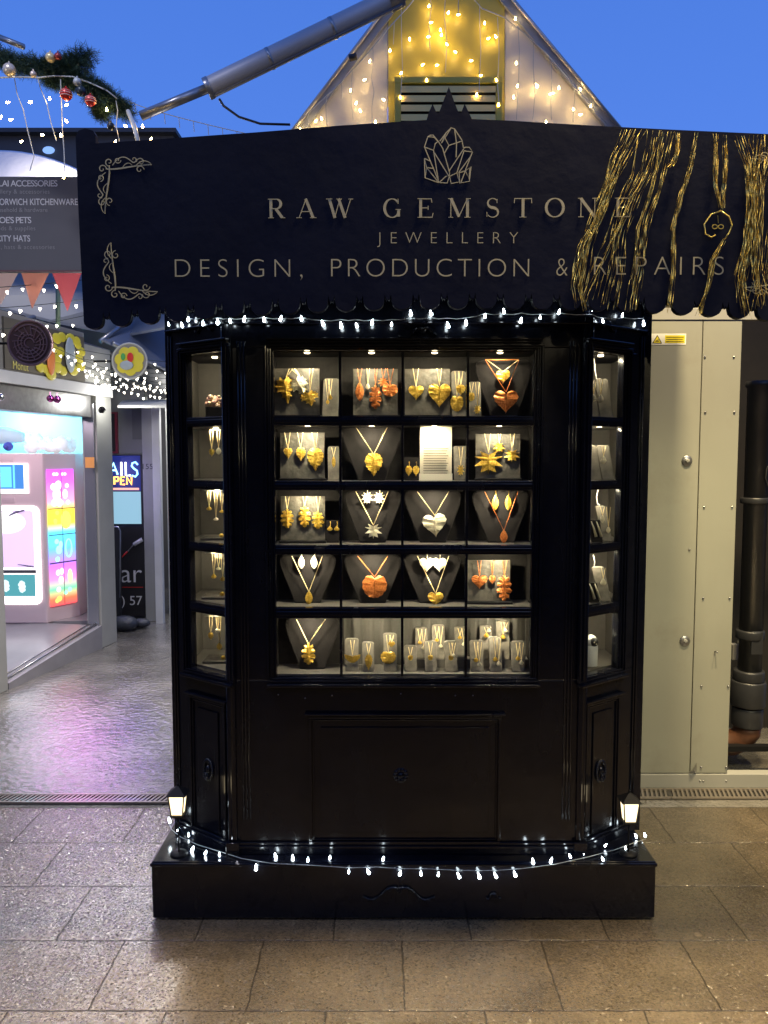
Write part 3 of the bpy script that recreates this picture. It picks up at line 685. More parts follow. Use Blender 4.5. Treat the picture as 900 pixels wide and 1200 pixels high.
# little lanterns on spikes
def lantern(px, label, ytop, ybase):
    Y_ = YP+.05; X_ = PX(px, Y_, 960); zt = PZ(ytop, Y_); s_ = Y_/900
    t = thing('stake_lantern', label, 'lantern', 'stake lanterns on the plinth')
    w = 9.6*s_
    z1, z0 = zt-10*s_, zt-35*s_
    m = MB()
    m.add([(X_-w*1.25, Y_-w*1.25, z1), (X_+w*1.25, Y_-w*1.25, z1), (X_+w*1.25, Y_+w*1.25, z1), (X_-w*1.25, Y_+w*1.25, z1), (X_, Y_, zt)], [(0,1,4),(1,2,4),(2,3,4),(3,0,4),(3,2,1,0)])
    m.ball((X_, Y_, zt+.003), .005, 8); m.obj('roof', M_iron, t)
    m = MB(); b_ = w*.72
    for i in (-1, 1):
        for j in (-1, 1): m.tube([(X_+i*b_, Y_+j*b_, z0), (X_+i*w*.98, Y_+j*w*.98, z1)], .0022, 4)
    m.box(X_-w*.85, X_+w*.85, Y_-w*.85, Y_+w*.85, z0-.006, z0); m.obj('frame', M_iron, t)
    c = b_*.9; d = w*.9
    m = MB().add([(X_-c,Y_-c,z0+.001),(X_+c,Y_-c,z0+.001),(X_+c,Y_+c,z0+.001),(X_-c,Y_+c,z0+.001),(X_-d,Y_-d,z1-.001),(X_+d,Y_-d,z1-.001),(X_+d,Y_+d,z1-.001),(X_-d,Y_+d,z1-.001)],
        [(0,3,2,1),(4,5,6,7),(0,1,5,4),(1,2,6,5),(2,3,7,6),(3,0,4,7)])
    m.obj('glass', M_lampg, t)
    MB().tube([(X_, Y_, z0-.006), (X_, Y_, zp+.001)], .0028, 8).obj('stake', M_iron, t)
    MB().lathe([(.03,0),(.028,.006),(.01,.010),(.003,.010)], (X_, Y_, zp), 16).obj('base', M_iron, t)
    lamp('lantern_light', 'POINT', (X_, Y_-.045, (z0+z1)/2), .16, (1,.82,.5), .02)
lantern(209, 'small black lantern on a spike at the left end of the plinth', 920, 1000)
lantern(737, 'small black lantern on a spike at the right end of the plinth', 928, 1000)

# ------------------------------------------------------------------ jewellery
def heart(n=44, ser=.02):
    pts = []
    for k in range(n):
        t = 2*pi*k/n; x_ = .5*sin(t)**3; z_ = (13*cos(t)-5*cos(2*t)-2*cos(3*t)-cos(4*t))/29+.59
        s_ = 1+(ser*2 if k % 2 else -ser); pts.append((x_*s_, z_))
    return pts
def mirror(h): return h+[(-x_, z_) for x_, z_ in reversed(h[1:-1])]
SH = {
 'heart': heart(), 'cordate': mirror([(0,.96),(.14,1.0),(.30,.95),(.44,.80),(.50,.62),(.43,.52),(.44,.42),(.33,.36),(.30,.27),(.17,.22),(.08,.10),(0,0)]),
 'maple': mirror([(0,.82),(.10,.90),(.22,1.0),(.26,.86),(.40,.88),(.38,.76),(.5,.66),(.40,.60),(.47,.45),(.30,.47),(.20,.38),(.27,.24),(.14,.24),(0,0)]),
 'star': mirror([(0,.74),(.10,.82),(.30,1.0),(.20,.76),(.5,.78),(.24,.62),(.5,.36),(.20,.48),(.27,.10),(.08,.38),(0,0)]),
 'oak': mirror([(0,1),(.10,.95),(.08,.86),(.24,.90),(.36,.84),(.30,.76),(.10,.72),(.09,.68),(.30,.72),(.47,.66),(.46,.56),(.12,.52),(.10,.47),(.34,.50),(.5,.40),(.44,.30),(.12,.32),(.11,.27),(.32,.24),(.34,.12),(.14,.10),(.12,.02),(0,0)]),
 'slim': mirror([(0,1),(.22,.86),(.42,.66),(.5,.48),(.44,.30),(.25,.12),(0,0)]),
 'round': mirror([(0,.86),(.14,1.0),(.36,.96),(.5,.68),(.48,.40),(.33,.14),(.15,.02),(0,0)]),
 'drop': mirror([(0,1),(.16,.8),(.36,.56),(.5,.32),(.38,.1),(.18,.0),(0,0)]),
 'wing': mirror([(0,.62),(.12,.86),(.3,.9),(.5,1.0),(.46,.6),(.3,.25),(.12,.05),(0,0)]),
}
def serrate(pts, amt=.022, sub=3):
    rn_ = random.Random(len(pts)); o_ = []; n_ = len(pts)
    for i_ in range(n_):
        a_, b_ = pts[i_], pts[(i_+1) % n_]
        for k in range(sub):
            t_ = k/sub; f_ = (0 if k == 0 else (amt if k % 2 else -amt*.5))*rn_.uniform(.4,1.4); x_ = a_[0]+(b_[0]-a_[0])*t_; z_ = a_[1]+(b_[1]-a_[1])*t_
            dx_, dz_ = x_, z_-.5; l_ = sqrt(dx_*dx_+dz_*dz_)+1e-6; o_.append((x_+dx_/l_*f_, z_+dz_/l_*f_))
    return o_
for k_ in ('cordate','maple','oak','round'): SH[k_] = serrate(SH[k_])
for k_ in ('heart',): SH[k_] = [(x_, max(0,z_)) for x_, z_ in SH[k_]]
def leaf(mb, kind, px, py0, py1, wpx, Y, tilt=0.0):
    """pendant between rows py0 (top) and py1, wpx wide, at depth Y"""
    pts = SH[kind]; s_ = Y/900; c = P(px, (py0+py1)/2, Y); w = wpx*s_; h = (py1-py0)*s_
    ca, sa = cos(tilt), sin(tilt); n = len(pts)
    def q(x_, z_, y_):
        x_ *= w; z_ = (z_-.5)*h; return (c.x+x_*ca-z_*sa, c.y+y_, c.z+x_*sa+z_*ca)
    rz = min(w, h)*.09
    rnd = [random.uniform(-.25,.6)*rz for _ in pts]
    vs = [q(x_, z_, rnd[i]) for i, (x_, z_) in enumerate(pts)]+[q(x_*.04, .5+(z_-.5)*.72, -rz) for x_, z_ in pts]+[q(x_*.97, z_, rz*.4+.0018+rnd[i]) for i, (x_, z_) in enumerate(pts)]
    fs = []
    for i in range(n):
        j = (i+1) % n
        fs += [(i, n+i, n+j, j), (i, j, 2*n+j, 2*n+i)]
    fs.append(tuple(range(2*n, 3*n)))
    mb.add(vs, fs)
def area_ccw(pts): return sum(a[0]*b_[1]-b_[0]*a[1] for a, b_ in zip(pts, pts[1:]+pts[:1])) > 0
for k_, v_ in SH.items():
    if not area_ccw(v_): SH[k_] = v_[::-1]
ORD = ['top', 'second', 'third', 'fourth', 'bottom']; CO = ['first', 'second', 'third', 'last']
def where(r, c): return f'{ORD[r]} row, {CO[c]} column'
YI = 2.620
def board_(r, c, x0, x1, ytop):
    zb = RZ[r][0]; lab = f'square grey slate display board, front window {where(r, c)}'
    t = thing('slate_board', lab, 'display board', 'slate display boards in the kiosk window')
    MB().prism([(PX(x0, YI, 520), zb+.008), (PX(x1, YI, 520), zb+.008), (PX(x1, YI, 520), PZ(ytop, YI)), (PX(x0, YI, 520), PZ(ytop, YI))], YI, YI+.008, .06).obj('slate', M_slate, t)
    MB().box(PX(x0-1, YI, 520), PX(x1+2, YI, 520), YI-.022, YI+.016, zb, zb+.0075).obj('foot', M_iron, t, .001)
def bust_(r, c, x0, x1, ytop):
    zb = RZ[r][0]; Yb_ = 2.625
    t = tag(MB().prism([ (lambda a: (PX(x0, Yb_, 600)+(PX(x1, Yb_, 600)-PX(x0, Yb_, 600))*a[0], zb+(PZ(ytop, Yb_)-zb)*a[1]))(a) for a in
        [(.27,0),(.73,0),(.80,.22),(.90,.50),(.98,.74),(1.0,.88),(.97,.96),(.90,1.0),(.10,1.0),(.03,.96),(0,.88),(.02,.74),(.10,.50),(.20,.22)]], Yb_, Yb_+.014, .10).obj('necklace_bust', M_bust, bevel=.003),
        f'charcoal necklace bust, front window {where(r, c)}', 'display bust', 'charcoal necklace busts in the kiosk window')
    return Yb_
def neck(r, c, kind, metal, px, y0, y1, w, chain, desc, Y=None, rootname='leaf_necklace', group='leaf necklaces in the kiosk window', tilt=0):
    Y = Y or YI-.006
    mt = {'gold': M_gold, 'copper': M_copper, 'silver': M_silver}[metal]
    t = thing(rootname, desc, 'necklace', group)
    m = MB(); leaf(m, kind, px, y0, y1, w, Y, tilt); m.obj('pendant', mt, t)
    if chain:
        m = MB(); (ax, ay), (bx, by_) = chain
        tip = P(px, y0+min(1.5, (y1-y0)*.1), Y)
        for a, b_ in ((ax, ay), (bx, by_)):
            m.tube([P(a, b_, Y+.002), tip], .0011, 4)
        if ay > 400 and abs(ax-bx) < 14: m.tube([P(ax, ay, Y+.002), P(ax, ay, Y+.012)], .001, 4); m.tube([P(bx, by_, Y+.002), P(bx, by_, Y+.012)], .001, 4)
        m.obj('chain', M_chain if metal != 'copper' else M_copper, t)
    return t
def ears(r, c, kind, metal, pts, w, desc, Y=None, card=None):
    Y = Y or YI-.004
    mt = {'gold': M_gold, 'copper': M_copper, 'silver': M_silver}[metal]
    t = thing('earring_pair', desc, 'earrings', 'pairs of earrings in the kiosk window')
    for px, y0, y1 in pts:
        m = MB(); leaf(m, kind, px, y0, y1, w, Y); m.tube([P(px, y0-4, Y), P(px+.8, y0-5, Y), P(px+.6, y0+1, Y)], .0009, 4); m.obj('earring', mt, t)
    if card:
        x0, x1, yt = card; zb = RZ[r][0]
        tag(MB().prism([(PX(x0, Y+.004), zb), (PX(x1, Y+.004), zb), (PX(x1, Y+.004), PZ(yt, Y)), (PX(x0, Y+.004), PZ(yt, Y))], Y+.003, Y+.012, .03).obj('earring_stand', M_bust), f'small dark earring stand, front window {where(r, c)}', 'display stand')
STN = [0]
def stand(x0, x1, yt, zb, Y, label, pend=(), lean=.18, pc='gold', slant=0, yb=None):
    """rounded-top stone pendant stand with small pendants on it; pend = [(px, y0, y1, w, kind)]"""
    STN[0] += 1
    xa, xb = PX(x0, Y), PX(x1, Y); zt = PZ(yt, Y); w = xb-xa; h = zt-zb; sl = slant*Y/900
    o = [(xa+.05*w, zb), (xb-.0*w, zb), (xb-sl, zt-.14*w), (xb-.07*w-sl, zt-.04*w), (xb-.2*w-sl, zt), (xa+.2*w-sl, zt), (xa+.07*w-sl, zt-.04*w), (xa-sl, zt-.14*w)]
    y0 = Y-lean*h/2
    s_ = tag(MB().prism(o, y0, y0+.010, lean).obj('pendant_stand', M_stand, bevel=.0015), label, 'display stand', 'stone pendant stands in the kiosk windows')
    for i, (px, p0, p1, pw, kind) in enumerate(pend):
        Yp = Y-.012
        t = thing('small_necklace', (f'{["left","right","lowest"][i%3]} small gold necklace on the ' if len(pend)>1 else 'small gold necklace on the ')+label.replace('rounded grey ','').replace(' with two gold leaves','').replace(' with an upright gold bar','').replace(' in the bottom',', bottom'), 'necklace', 'small necklaces on the stone stands')
        m = MB(); leaf(m, kind, px, p0, p1, pw, Yp); m.obj('pendant', {'gold': M_gold, 'silver': M_silver}[pc if kind != 'drop' or i == 0 else 'silver'], t)
        m = MB(); top_ = max(yt+1.2, p0-34)
        for dx in (-2.6, 2.6): m.tube([P(px+dx*.9-slant*.3*0, top_, Yp+.006), P(px, p0+1, Yp)], .0009, 4)
        m.obj('chain', M_chain, t)
# top row
board_(0,0,322,374.5,431.5); board_(0,1,414,466,432); board_(0,2,474.5,527,432)
neck(0,0,'maple','gold',335,441,473,23,((339,432),(343,432)),'big gold maple leaf necklace, left on the top left slate board', tilt=.15)
neck(0,0,'maple','silver',352,440,466,21,((341,432),(345,432)),'pale shiny maple leaf necklace in the middle of the top left board', Y=YI-.010, tilt=.5)
neck(0,0,'maple','gold',363,458,476,22,((363,432),(367,432)),'smaller gold maple leaf necklace, right on the top left board', Y=YI-.013, tilt=.25)
stand(377.5,396.5,443,RZ[0][0],2.625,'rounded grey stand beside the maple leaf board', [(387,462,468,5,'drop'),(384,468,474,4,'slim')], slant=-2)
neck(0,1,'slim','copper',421.5,447.5,470,10,((419,432),(424,432)),'slender copper leaf necklace on the board in the top second window')
neck(0,1,'drop','silver',431,448,456,5,((430,432),(433,432)),'tiny dark drop necklace between copper leaves, top second window')
neck(0,1,'oak','copper',440,451,479,15,((439,432),(442,432)),'copper oak leaf necklace on the board in the top second window')
neck(0,1,'star','copper',449,443,454,13,((447,432),(452,432)),'copper twig necklace above the round leaf, top second window', Y=YI-.003)
neck(0,1,'round','copper',457,450.5,464.5,18,((454,432),(461,432)),'round copper leaf necklace at the right of the top second window')
neck(0,2,'heart','gold',487.5,452,469,17.5,((484,432),(490.5,432)),'smaller gold heart leaf necklace, top third window')
neck(0,2,'heart','gold',515,450,478,26,((512,432),(517.5,432)),'large gold heart leaf necklace, top third window')
stand(528,545,434,RZ[0][0],2.62,'rounded grey stand with two gold leaves, top third window', [(540,451,463,11,'cordate'),(535.5,464,482,15,'round')])
bust_(0,3,556,622.5,421)
neck(0,3,'heart','gold',589.5,434,450,16,((571,422),(607,422)),'small gold heart necklace above the copper heart, top right bust', Y=2.612)
nk = neck(0,3,'heart','copper',593,458,484.5,28,((569,422),(608,422)),'large copper heart leaf necklace on the top right bust', Y=2.609)
MB().tube([P(569,421.5,2.612), P(608,421.5,2.612)], .0016, 5).obj('chain', M_copper, nk)
stand(548.5,562.5,447,RZ[0][0],2.600,'rounded grey stand beside the top right bust', [(552.5,460,470,7,'round'),(559.5,475,486,9,'star')])
# second row
board_(1,0,328,380,507); board_(1,3,558,610,508.5); 
for args in (('heart',337.5,525,538.5,10,'smallest gold leaf necklace of three, second row first board'), ('cordate',352.5,524,540.5,11.5,'middle gold leaf necklace of three, second row first board'), ('cordate',369.5,525,552,19.5,'largest gold leaf necklace of three, second row first board')):
    neck(1,0,args[0],'gold',*args[1:5],((args[1]-4,507),(args[1]+2.5,507)),args[5])
stand(384,398,523,RZ[1][0],2.62,'rounded grey stand with an upright gold bar, second row', [(391,534,548,4.5,'slim')])
bust_(1,1,401,470,500.5); neck(1,1,'cordate','gold',438,531,558,21,((417,500.5),(454,500.5)),'golden leaf necklace alone on the second row bust', Y=2.612)
ears(1,2,'cordate','gold',[(479,546,558),(487.5,546,558)],8,'pair of small gold leaf earrings left of the cream card', card=(474.3,491,536))
t = thing('information_card', 'tall cream printed card in a clear holder, second row of the window', 'card')
MB().box(PX(492,2.62), PX(529,2.62), 2.62, 2.6235, RZ[1][0]+.006, PZ(500,2.62)).obj('card', M_card, t)
m = MB()
for k in range(11): 
    yy = 525+k*2.9; m.box(PX(496,2.6188), PX(525-(k%3)*1.2,2.6188), 2.6188, 2.6194, PZ(yy+.9,2.619), PZ(yy,2.619))
m.obj('print', M_ink, t)
MB().box(PX(491,2.61), PX(530,2.61), 2.608, 2.612, RZ[1][0], PZ(555,2.61)).box(PX(491,2.61), PX(530,2.61), 2.613, 2.64, RZ[1][0], RZ[1][0]+.005).obj('holder', M_acryl, t)
stand(531,546,522.5,RZ[1][0],2.615,'rounded grey stand beside the cream card', [(540,545,558,9,'star')])
neck(1,3,'star','gold',572.5,529,556,33,((568,508.5),(575,508.5)),'largest gold star leaf necklace, second row last board')
neck(1,3,'star','gold',585,519,530.5,15,((583.5,508.5),(587,508.5)),'smallest gold star leaf necklace, second row last board', Y=YI-.004)
neck(1,3,'star','gold',600,527,541.5,19,((598,508.5),(603,508.5)),'middle sized gold star leaf necklace at right of its board')
# third row
board_(2,0,328,380,582)
for px, a, b_, w, d in ((336.5,596,619,16,'left of three gold oak leaf necklaces, third row board'), (357,592,618,15,'middle of three gold oak leaf necklaces, third row board'), (372.5,599,620,15,'right of three gold oak leaf necklaces, third row board')):
    neck(2,0,'oak','gold',px,a,b_,w,((px-2,582),(px+2.5,582)),d)
ears(2,0,'drop','gold',[(386.5,616,622),(394.5,616,622)],6.5,'pair of tiny pearl drop earrings beside the oak leaf board', card=(381.5,397,610))
bust_(2,1,403.5,470,575.5); neck(2,1,'star','silver',437.5,614,631.5,20,((417,576),(455,576)),'pale gold star leaf necklace on the third row bust', Y=2.612)
ears(2,1,'star','silver',[(430,577,591),(444.5,577,591)],13.5,'pair of bright star leaf earrings above the star necklace', Y=2.614)
bust_(2,2,474,541,575.5); neck(2,2,'heart','silver',509.5,602.5,630,28,((489,576),(526,576)),'big shiny pale gold heart leaf necklace, third row bust', Y=2.612, tilt=.12)
bust_(2,3,554,621,575.5); neck(2,3,'slim','copper',590.5,620.5,637,9,((568,576),(607,576)),'small copper red leaf necklace, third row right bust', Y=2.612)
ears(2,3,'slim','gold',[(580.5,580,598),(595.5,580,598)],8,'pair of slender gold leaf earrings, third row right bust', Y=2.614)
# fourth row
bust_(3,0,326,393,651); neck(3,0,'slim','gold',362,692,709,9,((342,651.5),(378,651.5)),'slender gold leaf necklace on the fourth row left bust', Y=2.612)
ears(3,0,'slim','silver',[(353,651,667),(368,651,667)],8,'pair of bright slender earrings, fourth row left bust', Y=2.614)
bust_(3,1,403,470,651); neck(3,1,'round','copper',439,674.5,701,29,((419,651.5),(454.5,651.5)),'round copper orange leaf necklace on the fourth row bust', Y=2.612)
bust_(3,2,474,541,651); neck(3,2,'heart','gold',510.5,694,711.5,18.5,((489,651.5),(526,651.5)),'yellow gold heart leaf necklace below bright heart earrings', Y=2.612)
ears(3,2,'heart','silver',[(500,654,671),(515,654,671)],17,'pair of dazzling bright heart leaf earrings, fourth row', Y=2.614)
board_(3,3,549,600,657)
neck(3,3,'heart','copper',562,674,690.5,19,((559.5,657),(564,657)),'copper heart leaf necklace, fourth row slate board')
neck(3,3,'cordate','copper',577,674,685,8,((575.5,657),(579,657)),'tiny copper leaf necklace between heart and oak leaf, fourth row')
neck(3,3,'oak','copper',591,673,704.5,18,((589,657),(594,657)),'copper oak leaf necklace at right of the fourth row board')
# bottom row
bust_(4,0,332,397,725.5); neck(4,0,'oak','gold',361.5,753,779.5,17,((347.5,726),(381,726)),'gold oak leaf necklace on the bottom left bust', Y=2.612)
zb = RZ[4][0]
stand(403.5,419.5,749,zb,2.605,'rounded grey stand with a bow shaped leaf, bottom row', [(413,767,777,19,'wing')])
stand(424,438,753,zb,2.600,'rounded grey stand with a narrow gold leaf, bottom row', [(432,767,786,9,'cordate')])
stand(449,465,743,zb,2.610,'rounded grey stand with a broad round leaf, bottom row', [(459,752,759,8,'heart'),(455,763.5,778,18,'round')])
MB().box(PX(476,2.66), PX(624,2.66), 2.640, 2.690, zb, PZ(773,2.64)).obj('riser', M_shelf, kiosk)
zr = PZ(773,2.64)
nm = ['leftmost', 'middle', 'rightmost']
for i, (a, b_, yt) in enumerate(((487,501.5,736),(507,522,733),(534,547,735))):
    stand(a,b_,yt,zr,2.655,f'{nm[i]} back row stand in the bottom third window', [(a+5,750-i*3,755-i*3,5,'drop'),(a+9.5,756-i*2,761-i*2,5,'drop')])
for i, (a, b_, yt) in enumerate(((474,489,757),(497.5,513,752),(521.5,537,752))):
    stand(a,b_,yt,zb,2.600,f'{nm[i]} front row stand in the bottom third window', [(a+7,768,774,6,'round')]+([(a+10,765,770,5,'drop')] if i == 2 else []))
for i, (a, b_, yt) in enumerate(((564,578,734),(583.5,599,728))):
    stand(a,b_,yt,zr,2.655,f'{["left","right"][i]} back row stand in the bottom last window', [(a+6,741+i*2,747+i*2,6,'drop'),(a+9,736,741,5,'drop')])
for i, (a, b_, yt) in enumerate(((552,568,751),(574.5,590,747),(601,617,752))):
    stand(a,b_,yt,zb,2.600,f'{nm[i]} front row stand in the bottom last window', [(a+6,770-i,776-i,6,'drop'),(a+10,775-i,781-i,6,'drop')])
# left canted window
def hang(px, y0, y1, ytop, Y, label, w=5, kind='drop', mt=None):
    t = thing('small_necklace', label, 'necklace', 'necklaces hanging in the left side window')
    m = MB(); leaf(m, kind, px, y0, y1, w, Y); m.obj('pendant', mt or M_gold, t)
    m = MB()
    for dx in (-1.8, 1.8): m.tube([P(px+dx, ytop, Y+.004), P(px+dx*.8, (y0+ytop)/2, Y), P(px, y0+.5, Y)], .0010, 4)
    m.tube([P(px-1.8, ytop, Y+.004), P(px+1.8, ytop, Y+.004)], .001, 4); m.obj('chain', M_chain, t)
YL = 2.70
for r, items in ((1, [(248,526,535,'cordate'),(256,524,533,'slim')]), (2, [(245,593,598,'drop'),(253,606,610,'drop'),(260,597,601,'drop')]), (3, [(250.5,672,678,'drop'),(256,664,668,'drop'),(261,675,681,'drop')]), (4, [(247,741,750,'cordate'),(255,737,742,'round'),(257,753,762,'slim')])):
    yt = {1:503,2:575,3:648,4:722}[r]
    nmz = ['left','middle','right'] if len(items) == 3 else ['left','right']
    for i, (px, a, b_, kd_) in enumerate(items):
        hang(px, a, b_, yt, YL+.004*i, f'fine gold necklace hanging {nmz[i]} in the left side window, {ORD[r]} row', 6.5, kd_, M_gold if i != 1 else M_silver)
    bar_ = MB().tube([P(240, yt, YL+.008), P(266, yt, YL+.008)], .002, 6).obj('hanging_rail', M_steel, kiosk)
    if r > 1:
        Yt = 2.74; X0 = PX(238, Yt)
        tag(MB().box(X0, X0+.10, Yt-.05, Yt+.05, RZ[r][0], RZ[r][0]+.008).obj('slate_tile', M_slate, bevel=.001), f'flat slate tile on the shelf of the left side window, {ORD[r]} row', 'display tile', 'slate tiles in the left side window')
        tag(MB().lathe([(.002,0),(.008,.002),(.009,.008),(.005,.013),(.001,.014)], (PX(259,2.72), 2.72, RZ[r][0]+.0082), 10).obj('gold_ring_bead', M_gold), f'little gold trinket on the slate tile, left side window {ORD[r]} row', 'trinket', 'gold trinkets on slate tiles')
# pink geode
t = thing('pink_crystal', 'rough pink crystal cluster on a dark block in the left top side window', 'crystal')
Yg = 2.745; c = P(254, 470, Yg)
rn = random.Random(5); m = MB()
for k in range(46):
    a = Vector((rn.uniform(-.032,.03), rn.uniform(-.02,.02), 0)); a.z = rn.uniform(0,.034)*sqrt(max(.1,1-(a.x/.045)**2)); m.ball((c.x+a.x, c.y+a.y, c.z-.018+a.z), rn.uniform(.006,.011), 5)
m.obj('crystal', mat('pink_quartz', (.85,.42,.45), .35, noise=(45,.35,(.85,.72,.42)), bump=(120,.8,.003)), t)
MB().box(c.x-.036, c.x+.03, c.y-.022, c.y+.022, RZ[0][0], c.z-.022).obj('block', M_bust, t, .002)
# right canted window
YR = 2.665
def rstand(r, x0, x1, yt, label, pend, sl=6): stand(x0, x1, yt, RZ[r][0], YR, label, pend, .10, 'silver', sl)
rstand(0, 687, 700, 446, 'left leaning stand in the top right side window', [(696,461,470,7,'drop')])
rstand(0, 700, 716, 443.5, 'right leaning stand in the top right side window', [(704,461,471,8,'drop')])
rstand(1, 690, 704, 522, 'left leaning stand in the second right side window', [(690,530,540,6,'drop')])
rstand(1, 704, 719, 522, 'right leaning stand in the second right side window', [(707.5,533,543,7,'drop')])
rstand(2, 706, 718, 593, 'tall leaning stand in the third right side window', [(706,603,613,5,'slim'),(713,617,625,5,'slim')], 8)
rstand(3, 703, 718, 664.5, 'broad leaning stand in the fourth right side window', [(707,677,686,7,'drop')], 8)
for r, px, yt in ((2, 690, 609), (3, 688, 682)):
    zb_ = RZ[r][0]; X0 = PX(px, YR-.02); s_ = 2.65/900; t_ = thing('earring_pair', f'pair of long silver earrings on a dark block, {ORD[r]} right side window', 'earrings', 'long earrings in the right side window')
    tag(MB().prism([(X0+4*s_, zb_), (X0+16*s_, zb_), (X0+13*s_, PZ(yt, YR)), (X0, PZ(yt, YR))], YR-.03, YR-.016, .1).obj('earring_stand', M_bust), f'small dark earring block in the {ORD[r]} right side window', 'display stand')
    for k in range(2):
        q = P(px+3+6*k, yt+2, YR-.034); m = MB().tube([q, q+Vector((3*s_,0,-8*s_)), q+Vector((6*s_,0,-18*s_))], [.0015,.003,.005], 8); m.obj('earring', M_silver, t_)
M_wcable = mat('white_cable', (.75,.73,.68), .4)
for r, pts in ((2, [(701,574),(699,582),(700,590),(703,592)]), (3, [(695,650),(697,658),(696,665)]), (4, [(688,722),(687,735),(689,746)]), (0, [(696,420),(697,432),(699,444)])):
    tag(MB().tube([P(a, b_, 2.72) for a, b_ in pts], .0018, 6).obj('thin_cable', M_wcable), f'thin white cord hanging at the back of the {ORD[r]} right side window', 'cord', 'white cords in the right side window')
t = thing('security_camera', 'white dome security camera in the bottom right side window', 'camera')
c = P(691, 788, YR); cz = RZ[4][0]
MB().lathe([(.024,0),(.026,.004),(.027,.06),(.026,.075),(.022,.080),(.002,.080)], (c.x, YR, cz), 20).obj('body', M_white, t)
MB().ball((c.x, YR-.004, cz+.088), .024, 16).obj('head', M_white, t)
m = MB().ball((c.x+.008, YR-.018, cz+.090), .0165, 14); m.obj('lens', M_blk, t)
m = MB()
for a, b_ in ((.004,.004),(.012,-.002)): m.ball((c.x+a, YR-.036, cz+.088+b_), .0025, 6)
m.obj('sensor', M_silver, t)

# ------------------------------------------------------------------ gold tinsel over the sign
M_tin = mat('gold_tinsel', (1,.74,.16), .24, .65)
def tinsel(path, nstr, spread, label, seed, w=.0013):
    rn = random.Random(seed); m = MB()
    pts = [Vector((670+a/3.913, 140+b_/3.913)) for a, b_ in path]
    L = [0]
    for a, b_ in zip(pts, pts[1:]): L.append(L[-1]+(b_-a).length)
    def at(s_):
        for i in range(len(pts)-1):
            if s_ <= L[i+1]: return pts[i].lerp(pts[i+1], (s_-L[i])/(L[i+1]-L[i]+1e-9))
        return pts[-1].copy()
    for j in range(nstr):
        s_ = rn.uniform(0, L[-1]*.25) if j % 3 else 0; end = L[-1]-(rn.uniform(0, L[-1]*.3) if j % 2 else 0)
        o1, o2, ph = rn.uniform(-spread, spread), rn.uniform(-spread, spread), rn.uniform(0, 6)
        prev = None; ang = rn.uniform(0, 3)
        while s_ < end:
            q = at(s_); f = s_/L[-1]
            x_ = q.x+o1*(1-f)+o2*f+.8*sin(s_*.09+ph); c = P(x_, q.y, YS-.006-.004*(1+sin(s_*.21+ph)))
            ang += rn.uniform(.25, .9)
            h = Vector((cos(ang), sin(ang)*.9, rn.uniform(-.3,.3)))*w*.5
            cur = (c-h, c+h)
            if prev: m.add([prev[0], prev[1], cur[1], cur[0]], [(0,1,2,3)])
            prev = cur; s_ += rn.uniform(3.5, 7.5)
    tag(m.obj('tinsel_strand', M_tin), label, 'tinsel', 'gold tinsel strands hung over the kiosk sign')
TIN = [([(265,45),(205,180),(150,360),(110,470),(50,580),(20,760),(40,880)], 5, 3.0, 'leftmost gold tinsel strand over the kiosk sign, crossing the letter N'),
 ([(310,45),(240,170),(180,300),(120,460),(70,600),(30,800)], 5, 3.5, 'second gold tinsel strand from the left over the sign'),
 ([(345,80),(310,250),(240,400),(190,560),(130,700),(85,840)], 3, 4, 'third thin gold tinsel strand, passing between N and E'),
 ([(375,50),(350,220),(285,340),(215,520),(200,700),(165,875)], 4, 3.5, 'gold tinsel strand crossing the last letter E of the name'),
 ([(440,55),(410,200),(375,340),(320,500),(300,700),(265,885)], 5, 2.5, 'gold tinsel strand right of the name, over the letter P'),
 ([(490,60),(482,150),(470,190),(440,225)], 6, 2.5, 'short gold tinsel tuft at the top edge of the sign'),
 ([(570,60),(550,200),(505,340),(465,500),(470,700),(440,895)], 5, 2.0, 'wavy gold tinsel strand over the letters A and I'),
 ([(660,65),(660,300),(685,415)], 5, 1.8, 'left gold tinsel strand running down to the wire heart'),
 ([(705,70),(700,300),(685,415)], 4, 1.8, 'right gold tinsel strand running down to the wire heart'),
 ([(705,545),(650,640),(630,760),(580,905)], 4, 2.2, 'gold tinsel tail below the wire heart, over the letter S'),
 ([(775,75),(815,200),(825,400),(800,600),(770,720),(800,920)], 6, 3, 'thick gold tinsel strand left of the corner scrollwork'),
 ([(850,70),(832,300),(840,500),(800,760)], 6, 3, 'gold tinsel strand just left of the right edge'),
 ([(890,90),(850,450),(850,650),(885,860)], 4, 3.5, 'gold tinsel strand at the right edge of the photo'),
 ([(905,70),(905,400),(895,640),(855,880)], 4, 5, 'rightmost gold tinsel strand, partly outside the photo')]
for i, (a, n_, s_, lb) in enumerate(TIN): tinsel(a, int(n_*3.0), s_*(3.2 if i < 5 or i > 9 else 1.7), lb, 20+i)
m = MB(); hp = [(685,420),(640,435),(608,480),(612,525),(640,540),(660,530)]
m.tube([P(670+a/3.913, 140+b_/3.913, YS-.008) for a, b_ in hp], .0022, 6)
m.tube([P(670+a/3.913, 140+b_/3.913, YS-.008) for a, b_ in [(685,420),(720,445),(735,485),(722,520),(700,550)]], .0022, 6)
m.tube([P(670+a/3.913, 140+b_/3.913, YS-.008) for a, b_ in [(670,440),(672,475)]], .001, 5)
for dx in (-14, 14): m.tube([P(670+(670+dx+12*cos(k*.8))/3.913, 140+(492+10*sin(k*.8))/3.913, YS-.008) for k in range(9)], .0014, 5)
tag(m.obj('wire_heart', M_tin), 'open gold wire heart tied to the tinsel on the right of the sign', 'ornament')

